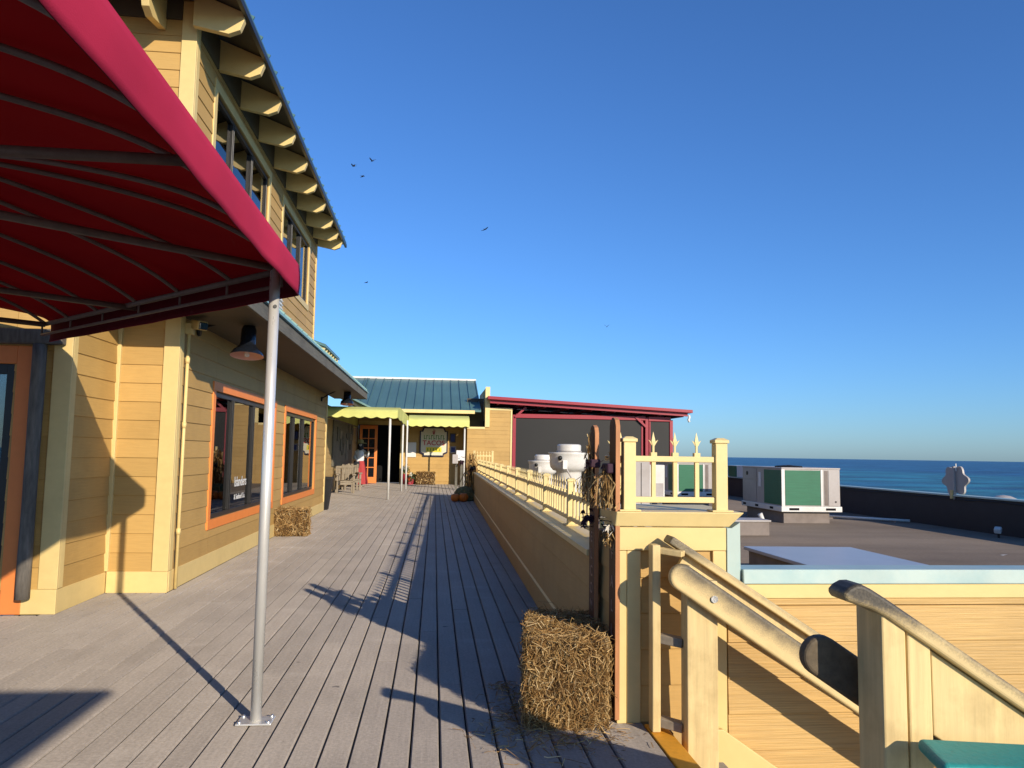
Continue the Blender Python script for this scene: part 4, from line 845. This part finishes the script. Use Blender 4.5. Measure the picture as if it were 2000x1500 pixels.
ls = put(straw_mesh('loose_straw', P, D, rng.gamma(4, .013, len(P))+.02, rng.random(len(P))*.003+.0015), 'loose_straw'); tag(ls, 'loose straw scattered on the deck around the large bale', 'straw', kind='stuff')

# ================================================================ FAR END: TACO RESTAURANT ENTRANCE
BY = 35.0
FBL = thing('taco_restaurant', 'far yellow restaurant with teal metal roof and open orange door', 'building', (-1, BY, 0))
side_wall(FBL, 'wall', (-3.50, BY), (1, 0), (0, -1), 5.6, 0, 3.25, [(.1, 1.98, 0, 2.62)], zs=.14)
side_wall(FBL, 'wall', (-3.46, 19.0), (0, 1), (1, 0), 15.98, 0, 2.9, backing='interior', mat='knee', zs=0.05)
m = MB(); m.box(-1.53, -1.36, BY-.03, BY, 0, 2.62).box(-3.40, -1.36, BY-.032, BY, 2.625, 2.80); m.build('door_casing', 'cream', FBL)
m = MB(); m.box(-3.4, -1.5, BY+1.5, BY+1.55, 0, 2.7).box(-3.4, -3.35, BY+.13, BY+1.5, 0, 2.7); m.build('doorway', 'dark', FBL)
# open french door leaf
dl_ = thing('french_door', 'orange french door with two columns of panes standing open at the far entrance', 'door', (-3.2, 34.6, 0))
dx0, dx1, dyy = -3.30, -2.52, 34.55
m = MB(); m.box(dx0, dx0+.12, dyy, dyy+.045, .03, 2.58).box(dx1-.12, dx1, dyy, dyy+.045, .03, 2.58).box(dx0+.12, dx1-.12, dyy, dyy+.045, .03, .30).box(dx0+.12, dx1-.12, dyy, dyy+.045, 2.42, 2.58); m.build('door_frame', 'doororange', dl_)
mx = (dx0+dx1)/2
m = MB(); m.box(mx-.018, mx+.018, dyy, dyy+.04, .30, 2.42)
for i in range(1, 5): z = .30+i*.424; m.box(dx0+.12, mx-.018, dyy+.002, dyy+.04, z-.018, z+.018).box(mx+.018, dx1-.12, dyy+.002, dyy+.04, z-.018, z+.018)
m.build('glazing_bar', 'doororange', dl_)
for i in range(5):
    for a, b in ((dx0+.12, mx-.018), (mx+.018, dx1-.12)): m = MB(); m.box(a, b, dyy+.018, dyy+.024, .30+i*.424+.018*(i > 0), .30+(i+1)*.424-.018*(i < 4)); m.build('pane', 'blackenamel', dl_)
# teal roof, seams, ridge, gutter
m = MB(); q0 = (33.7, 3.30); q1 = (38.6, 5.06)
m.add([(-3.7, *q0), (2.0, *q0), (2.0, *q1), (-4.9, *q1), (-3.7, q0[0], q0[1]-.08), (2.0, q0[0], q0[1]-.08), (2.0, q1[0], q1[1]-.08), (-4.9, q1[0], q1[1]-.08)], [(0, 1, 2, 3), (7, 6, 5, 4), (0, 4, 5, 1), (1, 5, 6, 2), (2, 6, 7, 3), (3, 7, 4, 0)]); tr = m.build('roof', 'tealroof', FBL)
sm = MB(); sm.bar((0, q0[0], q0[1]+.02), (0, q1[0], q1[1]+.02), .03, .05); smm = sm.mesh('seam', 'tealroof')
for i in range(17): put(smm, 'seam', tr, Matrix.Translation((-4.6+i*.41, 0, 0)) if i > 2 else Matrix.Translation((-3.5+i*.1, 0, 0)))
m = MB(); m.box(-4.95, 2.0, q1[0]-.1, q1[0]+.15, q1[1]-.02, q1[1]+.07); m.build('ridge_cap', 'ridge', tr)
m = MB(); m.box(-2.2, 1.72, 33.58, 33.72, 3.13, 3.28); m.build('gutter', 'creamrail', FBL, bevel=.01)
# pale lower roof over the left wing, small upper gable behind
m = MB(); m.add([(-2.55, 20.6, 3.02), (-2.2, 33.5, 3.06), (-5.2, 33.5, 4.2), (-5.2, 20.6, 4.0), (-2.55, 20.6, 2.96), (-2.2, 33.5, 3.0), (-5.2, 33.5, 4.1), (-5.2, 20.6, 3.9)], [(0, 1, 2, 3), (7, 6, 5, 4), (0, 4, 5, 1), (1, 5, 6, 2), (2, 6, 7, 3), (3, 7, 4, 0)]); wr = m.build('wing_roof', 'paleteal', FBL)
m = MB(); m.box(-2.60, -2.52, 20.6, 33.4, 2.85, 2.99); m.build('fascia', 'soffit', wr)
m = MB(); m.add([(-7, 27, 6.2), (-3.85, 27, 5.12), (-3.85, 31, 5.12), (-7, 31, 6.2), (-7, 27, 6.1), (-3.85, 27, 5.02), (-3.85, 31, 5.02), (-7, 31, 6.1)], [(0, 1, 2, 3), (7, 6, 5, 4), (0, 4, 5, 1), (1, 5, 6, 2), (2, 6, 7, 3), (3, 7, 4, 0)]); ur = m.build('upper_roof', 'tealroof', FBL)
for i in range(7): m = MB(); m.prism([(-4.6, 5.10), (-3.92, 4.86), (-3.88, 5.0), (-4.6, 5.26)], 1, 27.1+i*.6, 27.2+i*.6); m.build('rafter_tail', 'creamrail', ur)
m = MB(); m.box(-7, -4.25, 27.3, 31, 3.5, 5.2); m.build('upper_wall', 'fascia', FBL)
# wall jog on the right with tall pilaster
side_wall(FBL, 'wall', (1.41, 33.7), (1, 0), (0, -1), 1.95, 0, 3.31, [(0, .80, 2.57, 3.31)], zs=.0)
m = MB(); m.box(2.18, 2.38, 33.64, 33.7, 2.57, 4.34); m.build('pilaster', 'creamrail', FBL); m = MB(); m.box(2.20, 2.36, 33.72, 38.5, 3.0, 4.30); m.build('wing_wall', 'siding', FBL)
m = MB(); m.box(2.382, 3.38, 33.66, 33.7, 3.31, 3.42).box(1.40, 2.18, 33.66, 33.7, 2.48, 2.57).box(3.31, 3.38, 33.665, 33.68, 0, 3.31); m.build('trim_board', 'creamrail', FBL)
m = MB(); m.box(1.43, 2.19, 34.9, 35.0, 2.4, 3.9); m.build('dark_opening', 'interior', FBL)
m = MB(); m.box(1.41, 1.55, 33.83, 34.98, 0, 2.5); m.build('wall', 'knee', FBL)
# awnings
def awning(label, x0, x1, yf, yb, zh, zt, poles, closed_left=False):
    t = thing('lime_awning', label, 'awning', (x0, yf, 0), 0, 'lime awnings at the far entrance')
    nx = max(8, int((x1-x0)/.06)); prof = [(0, zh)]+[(.03+.0*k, zh+.16) for k in (0,)]
    for k in range(1, 9): a = math.pi/2*k/8; prof.append((.03+min(yb-yf, 4)*.55*(1-math.cos(a)), zh+.16+(zt-zh-.16)*math.sin(a)))
    prof.append((yb-yf, zt+.10)); m = MB(); vs = []; fs = []; K = len(prof)
    for i in range(nx+1):
        x = x0+(x1-x0)*i/nx
        for k, (dy, z) in enumerate(prof):
            if k == 0: z = zh-.055*abs(math.sin(math.pi*(x-x0)/.34))
            vs.append((x, yf+dy, z))
    for i in range(nx):
        for k in range(K-1): fs.append((i*K+k, (i+1)*K+k, (i+1)*K+k+1, i*K+k+1))
    m.add(vs, fs)
    for xx in (x0, x1):        # scalloped ends
        m.add([(xx, yf+dy, z) for dy, z in prof[1:]]+[(xx, yb, zh)]+[(xx, yf+(yb-yf)*(1-j/8), zh-(.05 if j % 2 else 0)) for j in range(1, 9)], [tuple(range(len(prof)-1+9))])
    c = m.build('canvas', 'lime', t); s_ = c.modifiers.new('thick', 'SOLIDIFY'); s_.thickness = .006
    m = MB(); m.tube([(x0+.04, yf+.06, zh+.02), (x1-.04, yf+.06, zh+.02)], .022, 8).tube([(x1-.05, yf+.06, zh+.02), (x1-.05, yb, zh+.02)], .022, 8).tube([(x0+.05, yf+.06, zh+.02), (x0+.05, yb, zh+.02)], .022, 8); m.build('frame', 'frame', t)
    for x, y in poles: m = MB(); m.tube([(x, y, 0), (x, y, zh+.10)], .035, 12); m.build('pole', 'white', t, smooth=True)
    return t
awning('left lime scalloped awning with a white front pole, beside the yellow building', -3.44, -1.12, 23.3, 34.9, 2.47, 2.84, [(-1.345, 23.38), (-1.17, 28.62)])
awning('right lime scalloped awning above the tacos sign', -1.10, 1.44, 32.2, 34.9, 2.54, 3.02, [(-1.06, 29.9), (1.25, 32.4)])
# tacos sign
sg = thing('tacos_sign', 'octagonal navy-framed sign reading TACOS on the far wall', 'sign', (-.04, BY, 1.9))
def plaque(s, cut): 
    return [(-s[0]+cut, -s[1]), (s[0]-cut, -s[1]), (s[0]-cut, -s[1]+cut*.55), (s[0], -s[1]+cut), (s[0], s[1]-cut), (s[0]-cut*.55, s[1]-cut), (s[0]-cut, s[1]), (-s[0]+cut, s[1]), (-s[0]+cut*.55, s[1]-cut), (-s[0], s[1]-cut), (-s[0], -s[1]+cut), (-s[0]+cut, -s[1]+cut*.55)]
cx_, cz_ = -.04, 1.90
m = MB(); m.prism([(x+cx_, z+cz_) for x, z in plaque((.63, .66), .17)], 1, BY-.10, BY-.03); m.build('sign_frame', 'signframe', sg)
m = MB(); m.prism([(x+cx_, z+cz_) for x, z in plaque((.575, .605), .16)], 1, BY-.115, BY-.101); m.build('sign_face', 'signface', sg)
put(text_mesh('TACOS', .30, 'red', .004, 1.02), 'lettering', sg, Matrix(((1, 0, 0, cx_), (0, 0, -1, BY-.122), (0, 1, 0, cz_-.06), (0, 0, 0, 1))))
m = MB()
for i in range(9): x = cx_-.44+i*.107; m.box(x, x+.03, BY-.122, BY-.1155, cz_+.10, cz_+.30).box(x+.03, x+.075, BY-.122, BY-.1155, cz_+(.26 if i % 2 else .12), cz_+(.30 if i % 2 else .16))
m.build('green_script', 'green', sg)
m = MB(); m.box(cx_-.34, cx_+.36, BY-.122, BY-.1155, cz_-.46, cz_-.24); yb_ = m.build('yellow_band', 'yellowp', sg)
m = MB()
for i in range(5): m.box(cx_-.28+i*.13, cx_-.24+i*.13, BY-.126, BY-.1225, cz_-.42, cz_-.29)
m.build('band_mark', 'green', yb_)
m = MB()
for dx, h_ in ((-.05, .16), (0, .24), (.05, .18)): m.bar((cx_+dx*.4, BY-.120, cz_+.33), (cx_+dx, BY-.120, cz_+.33+h_), .03, .012, (0, 1, 0))
m.build('pepper_emblem', 'maroon', sg)
for lab, cat, x0, x1, z0, z1, fr, fa in (('white menu board left of the tacos sign', 'menu board', -1.28, -.82, 1.20, 1.86, 'paper', 'paper'), ('small framed blue picture right of the tacos sign', 'picture', .70, .98, 1.40, 1.72, 'galv', 'bluepict'), ('dark poster above the blue picture', 'poster', .68, .95, 1.88, 2.30, 'interior', 'bluepict')):
    t = thing('wall_board', lab, cat, ((x0+x1)/2, BY, z0)); m = MB(); m.box(x0, x1, BY-.06, BY-.03, z0, z1); m.build('board', fr, t, bevel=.005); m = MB(); m.box(x0+.05, x1-.05, BY-.066, BY-.0605, z0+.05, z1-.05); m.build('print', fa, t)
# mum plants, pumpkins, bin, menu stand, chairs, figure
t = thing('flower_display', 'pots of white and red autumn flowers beside the far straw bale', 'flowers', (-1.05, 34.5, 0))
m = MB()
for x, y, r, h_ in ((-1.25, 34.6, .14, .45), (-1.0, 34.5, .14, .25), (-1.05, 34.3, .12, .18)): m.lathe([(r*.7, 0), (r, h_), (r*.9, h_), (0, h_-.02)], (x, y, 0), 16)
m.build('pot', 'maroon', t, smooth=True)
for i, (x, y, z, s_) in enumerate(((-1.25, 34.5, .72, .17), (-1.0, 34.4, .42, .14), (-1.05, 34.25, .24, .12))):
    leaf_cluster(t, x+1.05, y-34.5, z, 60, s_*1.1, 'foliage'); leaf_cluster(t, x+1.05, y-34.56, z+.03, 40, s_*.7, 'flower' if i < 2 else 'flowerred', 'petal')
for lab, x, y, r in (('left one of two orange pumpkins on the deck', .64, 22.75, .135), ('right one of two orange pumpkins on the deck', .885, 22.72, .145)):
    t = thing('pumpkin', lab, 'pumpkin', (x, y, 0), 0, 'pumpkins by the railing end')
    m = MB(); m.lathe([(.02, .03), (r*.5, .0), (r*.85, r*.3), (r, r*.85), (r*.9, r*1.3), (r*.6, r*1.65), (r*.15, r*1.6), (0, r*1.55)], (x, y, 0), 40, lambda a: 1-.07*abs(math.cos(a*5))**3); m.build('flesh', 'pumpkin', t, smooth=True)
    m = MB(); m.tube([(x, y, r*1.5), (x+.01, y, r*1.8), (x+.04, y, r*1.95)], [.02, .014, .012], 7); m.build('stalk', 'stalk', t)
t = thing('dark_bale', 'dark mound of straw in shade behind the pumpkins', 'straw', (.95, 23.3, 0)); m = MB(); 
bm = bmesh.new(); bmesh.ops.create_icosphere(bm, subdivisions=4, radius=.42)
for v in bm.verts: v.co = Vector((v.co.x*.85, v.co.y*.8, max(0, v.co.z*.8+.08)))*(1+random.gauss(0, .03))+Vector((.95, 23.35, 0))
me = bpy.data.meshes.new('mound'); bm.to_mesh(me); bm.free(); me.materials.append(M['stalk']); put(me, 'mound', t)
t = thing('trash_bin', 'slim tapered black bin at the far corner of the yellow building', 'bin', (-2.62, 19.3, 0)); m = MB(); a = .12; b = .17
m.add([(-2.66-a, 19.2-a, 0), (-2.66+a, 19.2-a, 0), (-2.66+a, 19.2+a, 0), (-2.66-a, 19.2+a, 0), (-2.62-b, 19.2-b, .72), (-2.62+b, 19.2-b, .72), (-2.62+b, 19.2+b, .72), (-2.62-b, 19.2+b, .72)], [(3, 2, 1, 0), (0, 1, 5, 4), (1, 2, 6, 5), (2, 3, 7, 6), (3, 0, 4, 7), (4, 5, 6, 7)]); m.build('body', 'trash', t, bevel=.01); m = MB(); m.box(-2.62-b-.015, -2.62+b+.015, 19.2-b-.015, 19.2+b+.015, .722, .79); m.build('rim', 'trash', t, bevel=.01)
ms = thing('menu_stand', 'white menu boxes on dark posts by the right awning pole', 'menu stand', (.98, 30.2, 0))
for x in (.82, 1.02): m = MB(); m.box(x, x+.09, 30.1, 30.2, 0, 1.2); m.build('post', 'fascia', ms)
m = MB(); m.box(.70, .92, 29.95, 30.1, 1.0, 1.36); m.build('menu_box', 'galv', ms, bevel=.02); m = MB(); m.box(.85, 1.16, 30.02, 30.09, 1.12, 1.52); m.build('menu_board', 'ridge', ms, bevel=.01)
leaf_cluster(ms, .10, -.25, 1.1, 25, .14, 'leafdark')
cs = thing('corn_stalks', 'dried corn stalk bundle with dark ribbon tied at the railing end', 'corn stalks', (1.18, 24.0, 0))
P = []; D = []; L = []
for i in range(70):
    b_ = np.array([random.gauss(0, .10), random.gauss(0, .07), .0]); e_ = np.array([random.gauss(0, .09), random.gauss(0, .07), random.uniform(.9, 1.45)]); P.append((b_+e_)/2); d_ = e_-b_; L.append(np.linalg.norm(d_)); D.append(d_/L[-1])
o = put(straw_mesh('stalks', np.array(P), np.array(D), np.array(L), np.full(70, .03)), 'stalks', cs, local=True); o['kind'] = 'stuff'
leaf_cluster(cs, 0, -.1, .95, 26, .16, 'leafdark'); m = MB(); m.box(-.11, .11, -.13, .10, .92, 1.0); m.build('ribbon', 'cable', cs, local=True)
def chair(label, x, y, rz, s=1.0):
    t = thing('wooden_armchair', label, 'chair', (x, y, 0), rz, 'weathered wooden chairs at the far wall')
    def bx(n, *b): m = MB(); m.box(*[q*s for q in b]); m.build(n, 'woodgrey', t, bevel=.006, local=True)
    for sx in (-.30, .24):
        bx('leg', sx, sx+.07, -.28, -.21, 0, .60); bx('leg', sx, sx+.07, .22, .29, 0, .95); bx('armrest', sx-.03, sx+.10, -.33, .30, .60, .645)
    for i in range(4): bx('seat_slat', -.30, .31, -.28+i*.13, -.17+i*.13, .37, .41)
    for i in range(4): bx('back_slat', -.22+i*.125, -.13+i*.125, .235, .265, .42, .90+.06*(1.5-abs(i-1.5)))
    bx('back_rail', -.30, .31, .205, .235, .84, .91); bx('front_rail', -.23, .24, -.27, -.235, .28, .36)
    return t
chair('weathered wooden armchair nearest the corner of the yellow building', -3.02, 26.9, math.radians(12)); chair('weathered wooden armchair behind, next to the costumed figure', -3.02, 28.9, math.radians(18))
wd = thing('wall_relief', 'tall shaded weathered timber relief panel on the left wall behind the chairs', 'wall panel', (-3.4, 29, 0)); m = MB(); m.box(-3.44, -3.40, 26.5, 32.5, .9, 2.5); m.build('panel', 'fascia', wd)
for i in range(14): y = 26.6+random.random()*5.5; z = 1.0+random.random()*1.2; m = MB(); m.box(-3.398, -3.36, y, y+.25+random.random()*.4, z, z+.15+random.random()*.4); m.build('carving', 'woodgrey' if i % 2 else 'fascia', wd, bevel=.02)
# costumed life-size figure
fg = thing('costumed_figure', 'life-size costumed figure in hat, white blouse and red skirt by the open door', 'figure', (-2.95, 31.4, 0))
def skin(name, verts, edges, rad, mat, sub=2):
    me = bpy.data.meshes.new(name); me.from_pydata(verts, edges, []); me.materials.append(M[mat]); o = put(me, name, fg, local=True)
    mod = o.modifiers.new('skin', 'SKIN'); sv = me.skin_vertices[0].data if me.skin_vertices else None
    if sv is None:
        me.skin_vertices.new() if hasattr(me.skin_vertices, 'new') else None
    return o
fv = [(0, 0, .95), (0, 0, 1.18), (0, 0, 1.42), (0, -.01, 1.54), (0, -.02, 1.66), (0, -.03, 1.74), (-.17, 0, 1.40), (-.22, -.05, 1.14), (-.05, -.22, 1.05), (.17, 0, 1.40), (.30, -.08, 1.22), (.33, -.16, 1.45), (-.09, 0, .85), (-.09, -.02, .45), (-.09, .0, .06), (-.09, -.12, .04), (.09, 0, .85), (.09, -.02, .45), (.09, .0, .06), (.09, -.12, .04)]
fe = [(0, 1), (1, 2), (2, 3), (3, 4), (4, 5), (2, 6), (6, 7), (7, 8), (2, 9), (9, 10), (10, 11), (0, 12), (12, 13), (13, 14), (14, 15), (0, 16), (16, 17), (17, 18), (18, 19)]
fr_ = [.13, .11, .12, .05, .085, .075, .06, .045, .035, .06, .045, .035, .085, .06, .04, .035, .085, .06, .04, .035]
bmm = bmesh.new(); lay = bmm.verts.layers.skin.new(); bvs = [bmm.verts.new(v) for v in fv]; bmm.verts.ensure_lookup_table()
for i, v in enumerate(bvs): v[lay].radius = (fr_[i], fr_[i]); v[lay].use_root = (i == 0)
for a, b in fe: bmm.edges.new((bvs[a], bvs[b]))
me = bpy.data.meshes.new('body'); bmm.to_mesh(me); bmm.free(); me.materials.append(M['skin']); o = put(me, 'body', fg, local=True)
o.modifiers.new('skin', 'SKIN'); sb = o.modifiers.new('sub', 'SUBSURF'); sb.levels = 1; sb.render_levels = 2
m = MB(); m.lathe([(.12, 1.02), (.155, 1.08), (.15, 1.2), (.17, 1.36), (.12, 1.44), (.06, 1.47)], (0, 0, 0), 24); m.tube([(-.15, 0, 1.40), (-.225, -.05, 1.14), (-.05, -.22, 1.05)], [.075, .075, .055], 10); m.tube([(.15, 0, 1.40), (.30, -.08, 1.22), (.32, -.13, 1.36)], [.075, .07, .05], 10); m.build('blouse', 'cloth', fg, smooth=True, local=True)
m = MB(); m.lathe([(.30, .12), (.27, .35), (.22, .7), (.15, 1.0), (.13, 1.04)], (.02, 0, 0), 32, lambda a: 1+.08*math.sin(a*9)); m.build('skirt', 'skirt', fg, smooth=True, local=True)
m = MB(); m.lathe([(.20, .10), (.17, .5), (.13, 1.0), (.11, 1.03)], (-.12, -.09, 0), 24, lambda a: 1+.06*math.sin(a*7)); m.build('apron', 'skirtdark', fg, smooth=True, local=True)
m = MB(); m.lathe([(.10, 1.36), (.125, 1.5), (.12, 1.66), (.09, 1.76), (0, 1.79)], (0, .035, 0), 20); m.build('hair', 'hair', fg, smooth=True, local=True)
m = MB(); m.lathe([(.24, 1.74), (.23, 1.755), (.12, 1.77), (.11, 1.86), (.06, 1.90), (0, 1.905)], (0, 0, 0), 24); m.build('hat', 'hat', fg, smooth=True, local=True)

# ================================================================ MAROON PAVILION WITH SCREENS
pv = thing('maroon_pavilion', 'maroon timber pavilion with dark grey screens beyond the roof', 'pavilion', (6, 30, 0))
def pbx(n, mat, *b, bev=.008): m = MB(); m.box(*b); return m.build(n, mat, pv, bevel=bev)
for x in (3.03, 8.36, 9.36): pbx('post', 'maroon', x, x+.13, 30.0, 30.13, 0, 2.95 if x < 9 else 2.86)
pbx('post', 'maroon', 8.20, 8.27, 30.02, 30.1, 0, 2.84); pbx('post', 'maroon', 8.52, 8.58, 30.02, 30.1, 0, 2.84)
pbx('beam', 'maroon', 3.16, 8.36, 29.98, 30.12, 2.83, 2.99); pbx('beam', 'maroon', 8.49, 9.40, 29.97, 30.13, 2.80, 2.98)
pbx('screen', 'mesh', 3.16, 8.21, 30.05, 30.07, .4, 2.83, bev=0); pbx('screen', 'mesh', 8.58, 9.36, 30.05, 30.07, .4, 2.80, bev=0); pbx('low_wall', 'curb', 3.1, 9.4, 30.03, 30.2, 0, .5)
for a, b in (((3.12, 29.98, 2.85), (3.55, 29.98, 3.25)), ((8.40, 29.98, 2.55), (7.95, 29.98, 2.96))): m = MB(); m.bar(a, b, .08, .10, (0, 1, 0)); m.build('brace', 'maroon', pv)
m = MB(); m.add([(2.0, 29.3, 3.50), (10.1, 29.3, 3.13), (10.1, 36, 3.13), (2.0, 36, 3.50), (2.0, 29.3, 3.62), (10.1, 29.3, 3.25), (10.1, 36, 3.25), (2.0, 36, 3.62)], [(3, 2, 1, 0), (4, 5, 6, 7), (0, 1, 5, 4), (1, 2, 6, 5), (2, 3, 7, 6), (3, 0, 4, 7)]); rf = m.build('roof', 'maroon', pv, bevel=.01)
m = MB(); m.add([(2.1, 29.5, 3.36), (9.95, 29.5, 3.0), (9.95, 29.6, 3.0), (2.1, 29.6, 3.36), (2.1, 29.5, 3.49), (9.95, 29.5, 3.13), (9.95, 29.6, 3.13), (2.1, 29.6, 3.49)], [(3, 2, 1, 0), (4, 5, 6, 7), (0, 1, 5, 4), (1, 2, 6, 5), (2, 3, 7, 6), (3, 0, 4, 7)]); m.build('fascia', 'maroon', rf)
for i in range(9): x = 2.4+i*.92; z = 3.47-(x-2)*.0457; m = MB(); m.box(x, x+.06, 29.62, 35.8, z-.14, z-.01); m.build('joist', 'maroon', rf)
m = MB(); m.tube([(10.0, 29.5, 3.05), (10.02, 29.5, 2.95), (9.98, 29.5, 2.86), (10.02, 29.5, 2.78)], .05, 8); m.build('rope_end', 'white', pv, smooth=True)
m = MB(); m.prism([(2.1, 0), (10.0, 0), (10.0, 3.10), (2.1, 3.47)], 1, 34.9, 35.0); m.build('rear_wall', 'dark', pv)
m = MB(); m.prism([(30.2, 0), (34.9, 0), (34.9, 3.1), (30.2, 3.1)], 0, 9.42, 9.46); m.build('side_screen', 'mesh', pv)
t = thing('pale_box', 'pale turquoise box on the parapet left of the air conditioner', 'box', (10.7, 29, .7)); m = MB(); m.box(10.98, 11.3, 26.5, 28.0, .71, 1.12); m.build('box', 'ridge', t, bevel=.01); m = MB(); m.box(10.95, 10.979, 27.2, 27.95, .72, 1.1); m.build('panel', 'greencoil', t)

pv.matrix_basis = Matrix.Translation((0, 33.7, 1.42)) @ Matrix.Diagonal((1.123, 1, 1.123, 1)) @ Matrix.Translation((0, -30, -1.42)) @ pv.matrix_basis     # full size, flush with the yellow wall
# ================================================================ BIRDS
def bird(label, p, s, bank, head):
    t = thing('bird', label, 'bird', p, head, 'birds flying above the deck')
    m = MB(); m.tube([(-.16*s, 0, 0), (-.10*s, 0, .01*s), (0, 0, .015*s), (.10*s, 0, .01*s), (.15*s, 0, .0), (.20*s, 0, -.01*s)], [.005*s, .028*s, .045*s, .032*s, .018*s, .003*s], 8); m.build('body', 'bird', t, smooth=True, local=True)
    for sy in (-1, 1):
        a = bank[0 if sy < 0 else 1]; z1 = math.sin(a)*.22*s; y1 = math.cos(a)*.22*s*sy; z2 = math.sin(a*.4)*.24*s+z1; y2 = y1+math.cos(a*.4)*.24*s*sy
        m = MB(); m.add([(.08*s, .02*s*sy, .02*s), (-.06*s, .02*s*sy, .02*s), (.10*s, y1, z1), (-.05*s, y1, z1), (-.04*s, y2, z2), (-.09*s, y2*.97, z2)], [(0, 1, 3, 2), (2, 3, 5, 4)]); o = m.build('wing', 'bird', t, local=True); q = o.modifiers.new('t', 'SOLIDIFY'); q.thickness = .012*s
    m = MB(); m.add([(-.15*s, -.01*s, 0), (-.15*s, .01*s, 0), (-.26*s, .04*s, 0), (-.26*s, -.04*s, 0)], [(0, 1, 2, 3)]); m.build('tail', 'bird', t, local=True)
for a in (('lower left bird of the group of three in the sky', (-4.59, 40, 16.40), .62, (1.1, .2), 2.6), ('upper right bird of the group of three in the sky', (-3.64, 40, 16.73), .6, (.9, .6), 2.4), ('lowest bird of the group of three in the sky', (-4.12, 40, 15.89), .6, (-.3, .1), .4), ('lone bird left of the middle of the sky', (2.40, 40, 13.31), .55, (.5, -.2), .8), ('small lone bird right of the upper eaves', (-3.75, 40, 10.19), .45, (.2, .1), .5), ('lowest lone bird near the middle of the picture', (9.03, 40, 8.26), .42, (1.0, 1.0), 1.2)): bird(*a)

# ================================================================ AWNING BEHIND THE VIEWPOINT (its shadow falls on the deck at the lower left)
ra = thing('rear_awning', 'flat red awning behind the viewpoint, known only by its shadow on the deck', 'awning', (-.5, -2.5, 0))
m = MB(); m.box(-4.2, 1.62, -4.6, -1.22, 2.44, 2.47); m.build('canvas', 'redcanvas', ra)
for x in (-4.1, 1.5):
    m = MB(); m.tube([(x, -4.5, -.004), (x, -4.5, 2.44)], .0375, 12); m.build('pole', 'pole', ra, smooth=True)
m = MB(); m.tube([(-4.1, -1.3, -.004), (-4.1, -1.3, 2.44)], .0375, 12); m.build('pole', 'pole', ra, smooth=True)
